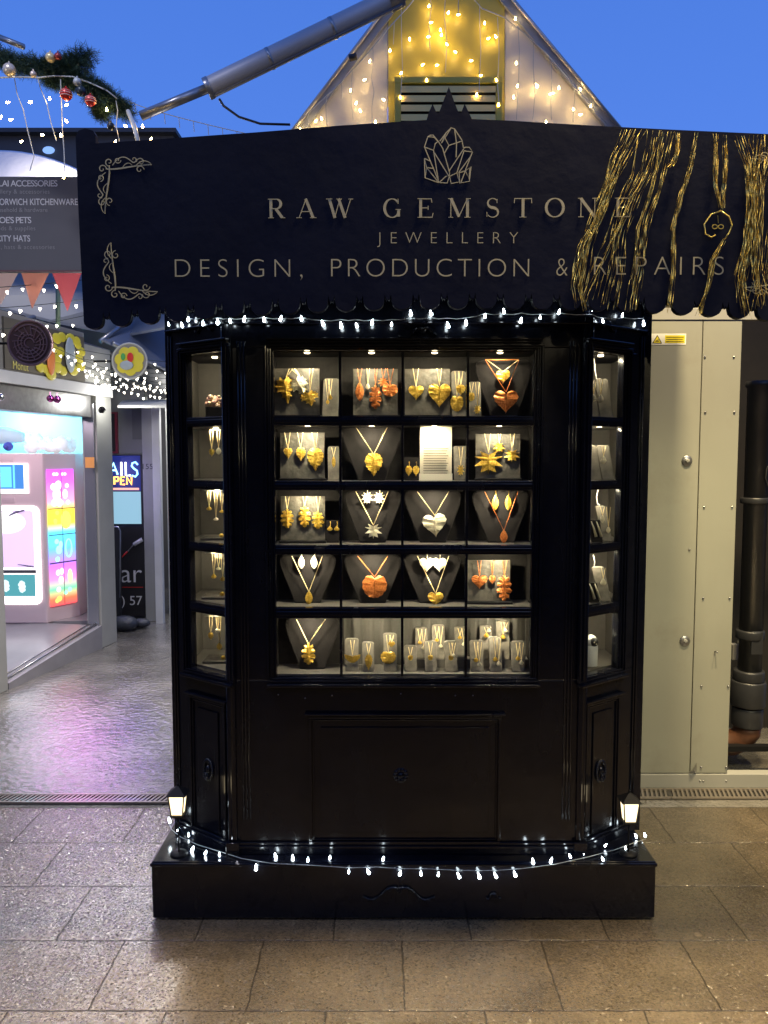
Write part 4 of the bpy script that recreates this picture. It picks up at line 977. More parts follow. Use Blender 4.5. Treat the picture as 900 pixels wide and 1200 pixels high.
# ------------------------------------------------------------------ right: cladding, recess, pipe
YR_ = 3.50
t = thing('cladding_wall', 'grey riveted metal cladding beside the kiosk with two round locks', 'wall')
x0, xs1, x1 = PX(738, YR_), PX(817.5, YR_), PX(862.5, YR_)
zt_, zb_ = PZ(375, YR_), PZ(906, YR_)
MB().box(x0, xs1-.002, YR_, YR_+.02, zb_, zt_-.002).obj('panel', M_panel, t, .002)
MB().box(xs1+.002, x1, YR_, YR_+.02, zb_, zt_-.002).obj('panel', M_panel, t, .002)
MB().box(x0, PX(1010, YR_), YR_-.004, YR_+.03, zt_, PZ(361, YR_)).obj('top_rail', M_rail, t, .002)
MB().box(x0, PX(1010, YR_), YR_-.003, YR_+.05, 0.0, zb_-.004).obj('base_board', M_rail, t, .003)
MB().box(x1-.012, x1-.002, YR_+.021, 4.1, 0, zt_).obj('return', M_panel, t)
MB().box(x0, x1-.013, YR_+.021, YR_+.03, zb_, 2.6).obj('backing', M_dark, t)
riv = None
for px, py in ((826,418),(860,418),(826.5,483),(860.5,483),(825,594),(858,594),(824,701),(855,701),(822,804),(853.5,804),(821.5,899),(851,899),(820,915),(851,915),(808,644),(824,915)):
    loc = P(px, py, YR_-.001)
    if riv is None: riv = MB().lathe([(.0052,0),(.0050,.002),(.003,.004),(.0005,.0045)], (0,0,0), 10, axis='Y').obj('rivet', M_steel, t); riv.location = loc
    else: like(riv, 'rivet', t, loc)
for py in (540, 751):
    q = P(805 if py == 540 else 802.5, py, YR_-.001); m = MB().lathe([(.024,0),(.024,.003),(.021,.006),(.001,.006)], q, 22, axis='Y'); lk = m.obj('lock', M_steel, t)
    MB().lathe([(.010,.006),(.010,.010),(.001,.010)], q, 14, axis='Y').box(q.x-.002, q.x+.002, q.y-.0112, q.y-.0102, q.z-.007, q.z+.007).obj('keyhole', M_rail, lk)
q = P(838, 763, YR_); MB().tube([q, q+Vector((0,-.02,.003)), q+Vector((0,-.024,-.004))], .003, 6).obj('hook', M_steel, t)
m = MB(); q0, q1 = P(762, 404, YR_), P(804, 391, YR_)
st = MB().box(q0.x, q1.x, YR_-.0015, YR_-.0003, q0.z, q1.z).obj('warning_sticker', M_stick, t)
a, b_ = P(764, 402.5, YR_), P(776, 392.5, YR_); MB().prism([(a.x, a.z), (b_.x, a.z), ((a.x+b_.x)/2, b_.z)], YR_-.0022, YR_-.0017).obj('triangle', M_blk, st)
k = .16; cxm = (a.x+b_.x)/2
MB().prism([(a.x+.006, a.z+.003), (b_.x-.006, a.z+.003), (cxm, b_.z-.006)], YR_-.0030, YR_-.0024).obj('triangle', M_yel, st)
MB().box(cxm-.008, cxm+.008, YR_-.0036, YR_-.0031, a.z+.008, a.z+.011).tube([(cxm-.004, YR_-.0034, a.z+.012), (cxm+.007, YR_-.0034, a.z+.017)], .0013, 4).obj('symbol', M_blk, st)
a, b_ = P(779, 402, YR_), P(802.5, 393, YR_); MB().box(a.x, b_.x, YR_-.0022, YR_-.0017, a.z, b_.z).obj('text_block', M_yel, st)
m = MB()
for k in range(3): zz = b_.z-.007-k*.0095; m.box(a.x+.005, b_.x-.005-.004*(k % 2), YR_-.0028, YR_-.0023, zz-.0028, zz)
m.obj('small_print', mat('olive_ink', (.12,.10,.01), .6), st)
# peeled corner
q = P(817, 906, YR_); MB().add([(q.x-.045,YR_-.002,q.z+.001),(q.x-.004,YR_-.002,q.z+.001),(q.x-.004,YR_-.002,q.z+.05),(q.x-.028,YR_-.022,q.z+.024)], [(0,1,3),(1,2,3)]).obj('peeled_corner', M_steel, t)
# recess back wall
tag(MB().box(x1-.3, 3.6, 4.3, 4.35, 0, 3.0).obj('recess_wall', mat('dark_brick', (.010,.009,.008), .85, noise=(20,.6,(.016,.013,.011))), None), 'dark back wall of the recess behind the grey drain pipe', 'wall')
YQ = 3.72
t = thing('drain_pipe', 'grey plastic drain pipe with collars and brown elbow in the dark recess', 'pipe')
xc = PX(885, YQ); s_ = YQ/900
def pz(y): return PZ(y, YQ)
MB().lathe([(13*s_,pz(860)),(13*s_,pz(455)),(15*s_,pz(453)),(15*s_,pz(447)),(4*s_,pz(446))], (xc, YQ, 0), 28).obj('pipe', M_pipe, t)
for a, b_, r in ((583,590,15.5),(738,748,15.5),(785,797,17),(797,826,19),(828,850,17)):
    MB().lathe([(12*s_,pz(b_)),(r*s_,pz(b_)),(r*s_*1.03,pz(b_)+.006),(r*s_*1.03,pz(a)-.006),(r*s_,pz(a)),(12*s_,pz(a))], (xc-1*s_, YQ, 0), 28).obj('collar', M_pipe, t)
m = MB(); pth = [(xc, YQ, pz(848)), (xc, YQ, pz(856)), (xc-6*s_, YQ+.01, pz(866)), (xc-16*s_, YQ+.03, pz(873)), (xc-34*s_, YQ+.06, pz(876))]
m.tube(pth, 15*s_, 18); m.obj('elbow', M_brown, t)
MB().box(xc-6*s_, xc+8*s_, YQ-14.6*s_, YQ-12*s_, pz(764), pz(737)).obj('inspection_plate', M_pipe, t, .004)
tag(MB().tube([P(905,540,3.66), P(899,548,3.66), P(897,560,3.66), P(900,570,3.66), P(908,575,3.66)], .004, 8).obj('black_cable', M_blk), 'looped black cable in front of the grey drain pipe', 'cable')
tag(MB().tube([P(868,742,3.9), P(866,765,3.9), P(868,790,3.9)], .012, 8).box(PX(862,3.9), PX(870,3.9), 3.88, 3.93, PZ(772,3.9), PZ(755,3.9)).obj('valve', M_rail), 'small pale valve fitting behind the drain pipe', 'valve')
tag(MB().box(PX(862,4.0), PX(960,4.0), 3.98, 4.02, PZ(892,4.0), PZ(884,4.0)).box(PX(862,3.65), PX(960,3.65), 3.64, 3.68, PZ(880,3.65), PZ(874,3.65)).obj('low_rail', M_iron), 'low black metal rail across the pipe recess', 'rail')

# ------------------------------------------------------------------ the row of stalls opposite (behind the photographer): shuts out the sky there
t = thing('opposite_stall', 'dark closed market stall row across the paved square', 'market stall')
MB().box(-9, 9, -3.6, -3.4, 0, 4.4).obj('wall', mat('dusky_wall', (.03,.028,.028), .8, noise=(3,.6,(.05,.045,.042))), t)
MB().box(-9, 9, -3.39, -2.2, 3.4, 3.5).obj('roof', mat('dark_roof_sheet', (.03,.03,.03), .7), t)
for sg, nm_, y1 in ((-1, 'left', 4.2), (1, 'right', 3.9)):
    t = thing('closed_stall', f'dark closed market stall on the {nm_} side of the square', 'market stall')
    MB().box(sg*4.2, sg*4.5, -3.3, y1, 0, 3.3).obj('wall', MATS['dusky_wall'], t); MB().box(sg*3.8, sg*5.5, -3.3, y1, 3.31, 3.38).obj('roof', MATS['dark_roof_sheet'], t)
# ------------------------------------------------------------------ LEFT: claw machine shop (facade runs away from the camera)
UL = sqrt(1+.19**2)
MS = Matrix(((.19/UL, -1/UL, 0, -2.5), (1/UL, .19/UL, 0, 5.0), (0,0,1,0), (0,0,0,1)))
def fu(px): return (-3.45/((px-450)/900/CP-.19)-5)*UL
def fz(py, px): return H+(535-py)*(-3.45/((px-450)/900/CP-.19))/900
M_post = mat('stall_post_paint', (.36,.36,.33), .5, noise=(6,.8,(.29,.29,.26)))
M_fascia = mat('fascia_grey', (.28,.27,.25), .55, noise=(5,.8,(.22,.21,.19)))
shop = thing('claw_machine_shop', 'open pale shop unit with cyan lit interior and worn metal posts, far left', 'shop')
uP0, uP1 = fu(116), fu(133.5)
def sh(mb, name, mt, bevel=0, parent=shop): fixflip(MS, mb); return mb.obj(name, mt, parent, bevel)
sh(MB(MS).box(uP0, uP1, 0, .13, .0, 2.03), 'post', M_post, .004)
sh(MB(MS).box(uP0-.012, uP0-.001, .02, .11, .17, 1.97), 'door_jamb', mat('brushed_jamb', (.42,.42,.43), .25, .7), .002)
sh(MB(MS).box(-.35, fu(2)+.002, 0, .14, .0, 2.03), 'post', M_post, .004)
# step: its edge climbs slowly
u0, u1 = fu(3), uP0-.001
m = MB(MS).add([(u0,0,0),(u1,0,0),(u1,0,.185),(u0,0,.045),(u0,2.2,0),(u1-.0,2.2,0),(u1-.0,2.2,.185),(u0,2.2,.045)], [(0,1,2,3),(3,2,6,7),(0,3,7,4)])
sh(m, 'step', mat('shop_floor', (.30,.29,.30), .3, noise=(7,.7,(.22,.21,.22))))
sh(MB(MS).tube([(u0,.05,.055),(u1,.05,.198)], .008, 6).tube([(u0,.11,.053),(u1,.11,.196)], .005, 6), 'shutter_rail', M_steel)
sh(MB(MS).box(-.4, uP1+.012, -.012, .15, 2.031, 2.115), 'beam', M_white, .004)
sh(MB(MS).box(-.4, uP0, .04, .20, 1.86, 2.029), 'shutter_box', M_steel, .004)
sh(MB(MS).box(-.4, fu(104), .0, .10, 2.117, 2.50), 'fascia', M_fascia, .003)
sh(MB(MS).box(fu(104)+.003, uP1+.02, .01, .12, 2.117, 2.42), 'fascia', M_post, .003)
# inner walls
M_cyanwall = mat('white_interior', (.70,.74,.76), .5)
MB().box(-5.2, -2.59, 7.0, 7.05, 0, 2.5).obj('back_wall', M_cyanwall, shop)
MB().plan([(-2.40,6.40),(-2.37,6.42),(-2.56,7.05),(-2.59,7.0)], 0, 2.05).obj('side_wall', M_cyanwall, shop)
MB().plan([(-5.2,5.0),(-2.72,5.0),(-2.60,6.35),(-2.62,6.99),(-5.2,6.99)], 2.05, 2.08).obj('ceiling', M_cyanwall, shop)
MB().plan([(-5.2,6.0),(-2.45,6.30),(-2.45,6.38),(-2.60,6.99),(-5.2,6.99)], .02, .190).obj('rear_floor', MATS['shop_floor'], shop)
lamp('shop_cyan_tube', 'AREA', (-3.2, 6.6, 2.02), 24, (.16,.78,1), .3, (-3.1, 7.0, 1.6))
lamp('shop_pink_fill', 'AREA', (-2.85, 5.5, 1.98), 9, (1,.80,.95), .3, (-2.95, 6.2, .8))  # added pinkish fill that brightens the machine cabinet
MB(MS).box(fu(99), fu(99)+.004, .09, .10, 1.5, 1.6)
q = P(106.5, 542, 6.11); tag(MB().box(q.x-.036, q.x+.036, 6.085, 6.09, q.z-.042, q.z+.042).obj('orange_sticker', mat('orange_sticker', (.85,.38,.10), .5)), 'small orange notice sticker on the shop door jamb', 'sticker')
# machine
YM = 6.22
mc = thing('claw_machine', 'pink and white arcade claw machine with rainbow lit side panel', 'arcade machine')
M_pink = mat('pale_pink_plastic', (.74,.60,.60), .35, noise=(3,.8,(.70,.54,.55)))
xa_, xb_, xc_ = PX(-60, YM), PX(51.5, YM), PX(91, YM+.30)
zb_, zt_ = PZ(731, YM), PZ(531, YM)
pl_ = [(xa_, YM), (xb_, YM), (xc_, YM+.28), (xc_, YM+.62), (xa_, YM+.62)]
MB().plan(pl_, zb_, zt_).obj('cabinet', M_pink, mc, .012)
def mx_(px): return PX(px, YM)
MB().box(mx_(-50), mx_(35), YM-.012, YM-.001, PZ(578.5,YM), PZ(543,YM)).obj('display_frame', glow('white_backlight', (1,.93,1), 2.2), mc, .004)
dsp = MB().box(mx_(-50), mx_(30), YM-.016, YM-.0125, PZ(573,YM), PZ(544.5,YM)).obj('screen', glow('blue_screen', (.06,.28,.80), 1.1), mc)
MB().box(mx_(-10), mx_(16), YM-.0185, YM-.0165, PZ(571,YM), PZ(547,YM)).box(mx_(18), mx_(20), YM-.0185, YM-.0165, PZ(572,YM), PZ(545,YM)).obj('screen_icon', glow('cyan_screen', (.15,.65,1), 1.6), dsp)
for a, b_ in ((534.5,540),(583,589)): MB().box(mx_(-50), mx_(18), YM-.006, YM-.001, PZ(b_,YM), PZ(a,YM)).box(mx_(-40), mx_(15), YM-.008, YM-.0065, PZ((a+b_)/2+.6,YM), PZ((a+b_)/2-.4,YM)).obj('label_strip', M_pink, mc)
# lit window: white tube frame, lilac chamber, claw
def rrect(x0, x1, z0, z1, r, n=5):
    o_ = []
    for cx__, cz__, a0 in ((x1-r,z0+r,-90),(x1-r,z1-r,0),(x0+r,z1-r,90),(x0+r,z0+r,180)):
        for k in range(n+1): a = radians(a0+90*k/n); o_.append((cx__+r*cos(a), cz__+r*sin(a)))
    return o_
MB().prism(rrect(mx_(-60), mx_(46), PZ(708,YM), PZ(593,YM), .05), YM-.010, YM-.001).obj('window_frame', glow('white_tube', (1,.92,1), 4), mc)
ch = MB().prism(rrect(mx_(-58), mx_(39.5), PZ(665,YM), PZ(598,YM), .03), YM-.014, YM-.0105).obj('chamber', None or mat('lilac_chamber', (.4,.3,.45), .4, emit=(.85,.62,.98), es=1.0), mc)
MB().ball((mx_(8), YM-.016, PZ(612,YM)), .13, 20, (1.2,.04,.7)).obj('lamp', glow('white_glow_lamp', (1,.97,1), 1.6), ch)
m = MB(); m.tube([(mx_(12),YM-.02,PZ(604,YM)), (mx_(20),YM-.02,PZ(600,YM)), (mx_(30),YM-.02,PZ(597.5,YM))], [.006,.012,.010], 6); m.tube([(mx_(21),YM-.02,PZ(602,YM)), (mx_(27),YM-.02,PZ(606,YM))], .005, 5); m.tube([(mx_(20),YM-.02,PZ(661,YM)), (mx_(39),YM-.02,PZ(664,YM))], [.003,.010], 6)
m.obj('claw', mat('lilac_metal', (.35,.30,.45), .3, .5), ch)
ch2 = MB().box(mx_(-58), mx_(39.5), YM-.014, YM-.0105, PZ(698.5,YM), PZ(673,YM)).obj('control_panel', glow('teal_panel', (.10,.42,.48), 1.0), mc)
MB().box(mx_(-58), mx_(41), YM-.016, YM-.0105, PZ(671.5,YM), PZ(667.5,YM)).obj('divider', M_steel, mc)
for cx__, cy__ in ((5,686),(24,687)):
    m = MB()
    for k in range(7):
        a = k*.9; m.ball((mx_(cx__+4.5*cos(a)*(.4+.15*(k % 3))), YM-.016, PZ(cy__+4.6*sin(a), YM)), .018, 8, (1,.15,1))
    m.ball((mx_(cx__), YM-.016, PZ(cy__+3, YM)), .02, 8, (.8,.15,1.6))
    m.obj('icon', MATS.get('pale_icon') or glow('pale_icon', (.75,.97,1), 1.3), ch2)
# rainbow side panel on the chamfer
P0_, P1_ = Vector((xb_, YM)), Vector((xc_, YM+.28)); MC = frame_mat(P0_, P1_); LC = (P1_-P0_).length
def rainbow():
    m_ = bpy.data.materials.new('rainbow_lit_panel'); m_.use_nodes = True; n, l = m_.node_tree.nodes, m_.node_tree.links; b = n['Principled BSDF']
    b.inputs['Base Color'].default_value = (.05,.05,.05,1); g_ = n.new('ShaderNodeNewGeometry'); s_ = n.new('ShaderNodeSeparateXYZ'); mr = n.new('ShaderNodeMapRange'); r = n.new('ShaderNodeValToRGB')
    l.new(g_.outputs['Position'], s_.inputs[0]); l.new(s_.outputs[2], mr.inputs[0]); mr.inputs[1].default_value = PZ(714,YM); mr.inputs[2].default_value = PZ(548,YM); l.new(mr.outputs[0], r.inputs[0])
    cs = [(0,(1,.06,.10)),(.06,(1,.15,.06)),(.13,(.15,.75,.35)),(.20,(.9,.25,.55)),(.30,(.55,.15,1)),(.42,(.12,.45,1)),(.54,(.1,.75,1)),(.60,(1,.85,.05)),(.70,(1,.75,.05)),(.76,(1,.35,.6)),(.90,(.85,.12,.95)),(1,(.55,.08,.9))]
    e = r.color_ramp.elements; e[0].position = 0; e[0].color = (*cs[0][1],1); e[1].position = 1; e[1].color = (*cs[-1][1],1)
    for p, c in cs[1:-1]: x = e.new(p); x.color = (*c,1)
    l.new(r.outputs[0], b.inputs['Emission Color']); b.inputs['Emission Strength'].default_value = 1.9; return m_
m = MB(MC).box(.03, LC-.03, -.012, -.001, PZ(712,YM), PZ(550,YM)); fixflip(MC, m); rp = m.obj('lit_side_panel', rainbow(), mc, .003)
rn = random.Random(11)
def blob_part(pts, col, st, nm='lit_shape'):
    m = MB(MC)
    for u_, py, r, sq in pts: m.ball((u_*LC, -.013, PZ(py,YM)), r, 9, (1,.12,sq))
    fixflip(MC, m); m.obj(nm, glow(nm+'_%d' % len(MATS), col, st), rp)
blob_part([(.30,556,.018,.8),(.38,556,.018,.8),(.55,556,.016,.8),(.63,556,.016,.8)], (1,.85,1), 2.0)
blob_part([(.27,571,.03,1),(.42,569,.034,1.1),(.36,580,.04,1.3),(.28,590,.03,1),(.45,590,.035,1),(.68,570,.02,1),(.62,580,.026,1.6),(.70,590,.02,1)], (1,.88,1), 2.0)
blob_part([(.30,612,.02,1.2),(.36,602,.02,1),(.62,611,.055,1.4)], (1,.9,.12), 1.8)
blob_part([(.32,636,.022,1),(.38,646,.03,1.2),(.33,657,.022,1),(.44,640,.02,1.6)], (.35,.85,1), 1.9)
m = MB(MC); m.tube([(LC*.68+.030*cos(k*pi/8), -.014, PZ(645,YM)+.075*sin(k*pi/8)) for k in range(17)], .006, 6); fixflip(MC, m); m.obj('lit_ring', glow('cyan_ring', (.3,.95,1), 2.0), rp)
blob_part([(.34,673,.024,1.1),(.42,682,.026,1.3),(.34,693,.022,1),(.45,672,.02,1.5)], (1,.75,1), 2.0)
blob_part([(.70,679,.026,2.4)], (1,.75,.35), 2.0)
blob_part([(.35,704,.028,.9),(.28,706,.02,1)], (1,.55,.12), 2.0); blob_part([(.55,698,.022,.9),(.68,695,.022,1)], (.35,1,.6), 1.8)
m = MB(MC).box(LC*.505, LC*.515, -.0165, -.0125, PZ(711,YM), PZ(551,YM)).box(.03, LC-.03, -.0165, -.0125, PZ(597.5,YM), PZ(596.5,YM)).box(.03, LC-.03, -.0165, -.0125, PZ(628.5,YM), PZ(627.5,YM)).box(.03, LC-.03, -.0165, -.0125, PZ(662,YM), PZ(660.5,YM))
fixflip(MC, m); m.obj('divider', mat('smoky_divider', (.12,.08,.14), .4), mc)
lamp('rainbow_light', 'AREA', (xb_+.32, YM-.12, 1.0), .9, (.95,.32,1), .5, (xb_+1.0, YM-1.9, .0), spread=85)
cs_ = None
for px, dy in ((47, .05), (5, .05)):
    q = Vector((PX(px, YM+.06), YM+dy, 0)); tt = MB().box(q.x-.03, q.x+.03, q.y-.02, q.y+.02, zb_-.03, zb_).tube([(q.x-.035, q.y, zb_-.045), (q.x-.015, q.y, zb_-.045)], .022, 12).tube([(q.x+.012, q.y, zb_-.045), (q.x+.032, q.y, zb_-.045)], .022, 12); tt.obj('caster', M_white, mc)
# plush things on top of the machine
tp = zt_
rn = random.Random(4)
m = MB()
for k in range(34): m.ball((PX(61, YM+.3)+rn.uniform(-.17,.17), YM+.3+rn.uniform(-.08,.08), tp+.04+abs(rn.gauss(0,.05))), rn.uniform(.035,.06), 8)
tag(m.obj('white_plush', mat('white_fleece_glow', (.85,.86,.88), .8, emit=(.9,.97,1), es=.3)), 'fluffy white plush heap with a painted glow, on top of the claw machine', 'plush toy')  # fleece emits a little: its brightness is put into the material
tag(MB().tube([(PX(-20,YM+.2), YM+.2, tp+.13), (PX(10,YM+.2), YM+.2, tp+.15), (PX(30,YM+.2), YM+.2, tp+.13)], [.07,.075,.04], 12).obj('rolled_blanket', mat('pale_cyan_fleece_glow', (.65,.85,.9), .7, emit=(.5,.9,1), es=.12)), 'rolled pale cyan blanket lying on the claw machine', 'blanket')  # slight emission paints light onto the blanket
tag(MB().ball((PX(11,YM+.1), YM+.12, tp+.055), .042, 10, (1,.8,.9)).ball((PX(11,YM+.1), YM+.075, tp+.055), .02, 8).obj('blue_toy', mat('deep_blue_plush', (.08,.10,.5), .6)), 'small round blue toy with dark middle, on top of the claw machine', 'toy')
# baubles hung at the shutter box
for i, (px, py, d) in enumerate(((59,467,'left of the pair'), (67,468,'right of the pair'), (0,465,'at the photo edge'))):
    Yb_ = 5.35 if px else 4.95; q = P(px, py, Yb_)
    o = tag(MB().ball(q, .026, 14).tube([q+Vector((0,0,.025)), q+Vector((0,0,.045))], .0015, 4).obj('bauble', mat('plum_mirror_%d' % i, ((.55,.12,.38) if i < 2 else (.6,.6,.6)), .08, .9)), f'small shiny bauble under the shop fascia, {d}', 'bauble', 'baubles under the shop fascia')
# shop signs
def fl(px, py, off): # point on the facade plane
    return (fu(px), off, fz(py, px))
wt = thing('treat_shop_sign', 'dark fascia board with yellow bubbly shapes and yellow script lettering', 'sign')
m = MB(MS); a, b_ = fl(10,440,0), fl(102,444,0); m.box(a[0], b_[0], -.014, -.001, 2.125, 2.46); fixflip(MS, m); m.obj('board', mat('brown_board', (.16,.14,.10), .45, noise=(5,.7,(.10,.09,.07))), wt)
m = MB(MS); rn = random.Random(8)
for px, py, r in ((70,405,.055),(76,398,.05),(86,395,.06),(93,398,.045),(66,416,.05),(74,420,.05),(94,412,.045),(98,420,.05),(50,438,.05),(56,440,.045),(70,438,.06),(76,442,.05),(88,441,.06),(97,436,.055),(62,446,.06),(95,428,.05),(70,428,.05)):
    c = fl(px, py-6, 0); m.ball((c[0], -.02, min(c[2], 2.42)), r*.72, 10, (1.5,.16,1))
fixflip(MS, m); m.obj('yellow_shape', mat('sign_yellow', (.72,.62,.05), .4), wt)
m = MB(MS); c = fl(61, 422, 0); m.ball((c[0], -.03, c[2]), .05, 10, (1.0,.2,2.4)); fixflip(MS, m); m.obj('orange_shape', mat('sign_orange', (.75,.22,.05), .4), wt)
m = MB(MS); c = fl(83, 418, 0); m.ball((c[0], -.034, c[2]), .06, 10, (1.1,.2,2.2)); fixflip(MS, m); m.obj('pale_shape', mat('sign_paleblue', (.40,.46,.47), .4), wt)
a, b_ = fl(18,436,0), fl(36,436,0); text_mesh('Monut', a[0], b_[0], 2.13, 2.182, -.02, 'lettering', mat('script_yellow', (.75,.66,.15), .4), wt, M=MS)
# brown round projecting sign
def disc_sign(name, px, py, Y, rp_, label, rim, face):
    t = thing(name, label, 'sign'); q = P(px, py, Y); r = rp_*Y/900
    MB().lathe([(.001,0),(r,0),(r,.03),(.001,.03)], (q.x, Y+.03, q.z), 40, False, axis='Y').obj('disc', face, t)
    m = MB().tube([(q.x+r*cos(k*pi/24), Y, q.z+r*sin(k*pi/24)) for k in range(49)], .008, 6); m.obj('rim', rim, t)
    MB().tube([(q.x-r, Y+.015, q.z), (q.x-r-.15, Y+.015, q.z)], .008, 6).obj('bracket', M_iron, t)
    return t, q, r
M_plum = mat('plum_brown', (.075,.03,.035), .5); M_plum2 = mat('faded_pink_line', (.25,.15,.16), .5)
t, q, r = disc_sign('round_brown_sign', 35, 402, 4.75, 25, 'round plum brown hanging sign with pale swirls behind the lights', M_plum2, M_plum)
m = MB()
for k in range(5): m.tube([(q.x+r*(.22+.15*k)*cos(a*pi/18+k), 4.742, q.z+r*(.22+.15*k)*sin(a*pi/18+k)) for a in range(28)], .004, 5)
for k in range(16): a = k*pi/8; m.tube([(q.x+r*.3*cos(a), 4.740, q.z+r*.3*sin(a)), (q.x+r*.78*cos(a+.3), 4.740, q.z+r*.78*sin(a+.3))], .003, 4)
m.obj('swirl', M_plum2, t)
YY_ = 6.0
t, q, r = disc_sign('round_yellow_sign', 152, 423, YY_, 20, 'round clear sign with yellow petals and red middle, over the alley', mat('pale_rim', (.5,.5,.45), .3), mat('sign_grey_face', (.28,.27,.24), .4))
m = MB()
for k in range(7): a = k*2*pi/7+.3; m.ball((q.x+r*.52*cos(a), YY_-.004, q.z+r*.50*sin(a)), r*.36, 12, (1,.06,1))
m.ball((q.x, YY_-.004, q.z), r*.5, 12, (1,.05,1)); m.obj('petal', MATS['sign_yellow'], t)
MB().ball((q.x+.01, YY_-.016, q.z+.025), .032, 10, (.8,.1,1.2)).obj('red_spot', mat('sign_red', (.65,.03,.02), .4), t)
MB().ball((q.x-.02, YY_-.016, q.z-.035), .045, 10, (1.2,.1,.8)).obj('grey_spot', MATS['sign_paleblue'], t); MB().ball((q.x-.045, YY_-.016, q.z+.03), .022, 10, (.8,.1,1.3)).obj('green_spot', mat('sign_green', (.08,.40,.10), .4), t)
# swirl ornament hung on the post
q = P(119, 481, 6.05); m = MB().tube([(q.x+.03*(1-k/22)*cos(k*.5), 6.05, q.z+.03*(1-k/22)*sin(k*.5)) for k in range(20)], .005, 6).ball((q.x+.005, 6.05, q.z), .022, 8)
tag(m.obj('wall_lamp', M_iron), 'small dark round wall light on the shop post', 'wall light')

# ------------------------------------------------------------------ nail bar at the end of the alley
YN = 7.25
nb = thing('nail_bar', 'grey stall unit with neon signs and dark poster at the end of the alley', 'shop')
def nx(px): return PX(px, YN)
MB().box(nx(96), nx(172), YN, YN+.1, 0, 2.75).obj('wall', mat('grey_shopfront', (.22,.22,.20), .5, noise=(4,.7,(.17,.17,.155))), nb)
MB().box(nx(172), nx(187), YN-.10, YN+.1, 0, PZ(476,YN)).obj('post', M_post, nb, .004)
MB().box(nx(187)+.002, nx(215), YN+.25, YN+.3, 0, PZ(474,YN)).obj('side_wall', M_white, nb)
MB().box(nx(187)+.002, nx(196), YN-.2, YN-.14, PZ(735,YN), PZ(474,YN)).obj('pillar', M_white, nb, .004)
MB().box(nx(122), nx(169.5), YN-.03, YN-.001, PZ(722,YN), PZ(533,YN)).obj('window_backing', mat('night_blue_board', (.012,.014,.03), .4), nb)
MB().box(nx(169.5)-.0, nx(167.5), YN-.05, YN-.031, PZ(722,YN), PZ(533,YN)).obj('frame', M_blk, nb)
MB().box(nx(158), nx(171), YN-.02, YN-.001, PZ(515,YN), PZ(479,YN)).obj('vent_strip', mat('dull_grey', (.12,.12,.11), .6), nb)
text_mesh('155', nx(172.5), nx(184), PZ(549.5,YN), PZ(543.5,YN), YN-.102, 'house_number', M_blk, nb)
ns = thing('neon_nails_sign', 'blue and white neon sign reading AILS with red OPEN underneath', 'neon sign')
MB().box(nx(122), nx(168), YN-.036, YN-.031, PZ(575,YN), PZ(534,YN)).obj('backboard', mat('blue_backboard', (.01,.012,.06), .3, emit=(.01,.03,.30), es=.5), ns)
def neon(strokes, col, st, name):
    m = MB()
    for s_ in strokes: m.tube([(nx(a), YN-.048, PZ(b_,YN)) for a, b_ in s_], .0085, 6)
    m.obj(name, glow(name+'_glow', col, st), ns)
neon([[(132,556),(136.5,542.5),(141,556)],[(133.5,551),(139.5,551)]], (.30,.70,1), 4, 'letter_a')
neon([[(145.5,541.5),(145.5,557)]], (1,.95,1), 4, 'letter_i')
neon([[(150.5,541.5),(150.5,557),(156,557)]], (.65,.75,1), 4, 'letter_l')
neon([[(164.5,544.5),(162,541.5),(158.5,542.5),(157.5,546),(160,549),(163.5,551.5),(164,555.5),(161.5,558.5),(157.5,557)]], (.22,.55,1), 4, 'letter_s')
neon([[(130,563),(133,559.5)],[(130,560),(134,566)]], (1,.6,.2), 3.5, 'letter_o')
neon([[(137,567.5),(137,558.8),(141,558.8),(142,561),(141,563.5),(137,563.5)],[(149,558.8),(144.5,558.8),(144.5,567.5),(149,567.5)],[(144.5,563),(148,563)],[(151.5,567.5),(151.5,558.8),(157,567.5),(157,558.8)]], (1,.42,.08), 4, 'letters_open')
MB().box(nx(131), nx(165), YN-.042, YN-.037, PZ(574,YN), PZ(571.5,YN)).obj('underline', glow('red_underline', (1,.45,.35), 1.4), ns)
lamp('neon_light', 'AREA', (nx(150), YN-.25, PZ(550,YN)), 4, (.45,.35,1), .25, (nx(150), YN-2, .3))
MB().box(nx(122), nx(166.7), YN-.037, YN-.031, PZ(613.5,YN), PZ(576,YN)).obj('lit_screen', glow('pale_blue_light', (.36,.66,.86), .85), nb)
po = thing('nail_bar_poster', 'black poster with nail brush picture and white letters below the blue screen', 'poster')
MB().box(nx(122), nx(171), YN-.040, YN-.032, PZ(721,YN), PZ(617,YN)).obj('board', mat('poster_black', (.014,.013,.013), .5), po)
text_mesh('ar', nx(141.5), nx(166.5), PZ(681.5,YN), PZ(660,YN), YN-.042, 'lettering', mat('poster_white', (.62,.62,.60), .5), po, thin=-.005)
text_mesh(') 57', nx(141.5), nx(166), PZ(708,YN), PZ(697.5,YN), YN-.042, 'lettering', MATS['poster_white'], po)
MB().tube([(nx(141),YN-.046,PZ(654.5,YN)), (nx(150),YN-.046,PZ(646,YN))], [.004,.009], 6).obj('brush_tip', MATS['sign_red'], po)
MB().tube([(nx(150),YN-.046,PZ(646,YN)), (nx(157.5),YN-.046,PZ(638,YN)), (nx(158),YN-.046,PZ(637.5,YN)), (nx(168),YN-.046,PZ(631.5,YN))], [.004,.005,.022,.022], 6).obj('brush', MATS['poster_white'], po)
MB().box(nx(141), nx(170), YN-.043, YN-.041, PZ(687.6,YN), PZ(687,YN)).obj('rule', MATS['sign_red'], po)
t = thing('framed_picture', 'narrow framed picture with red border beside the shop post', 'picture')
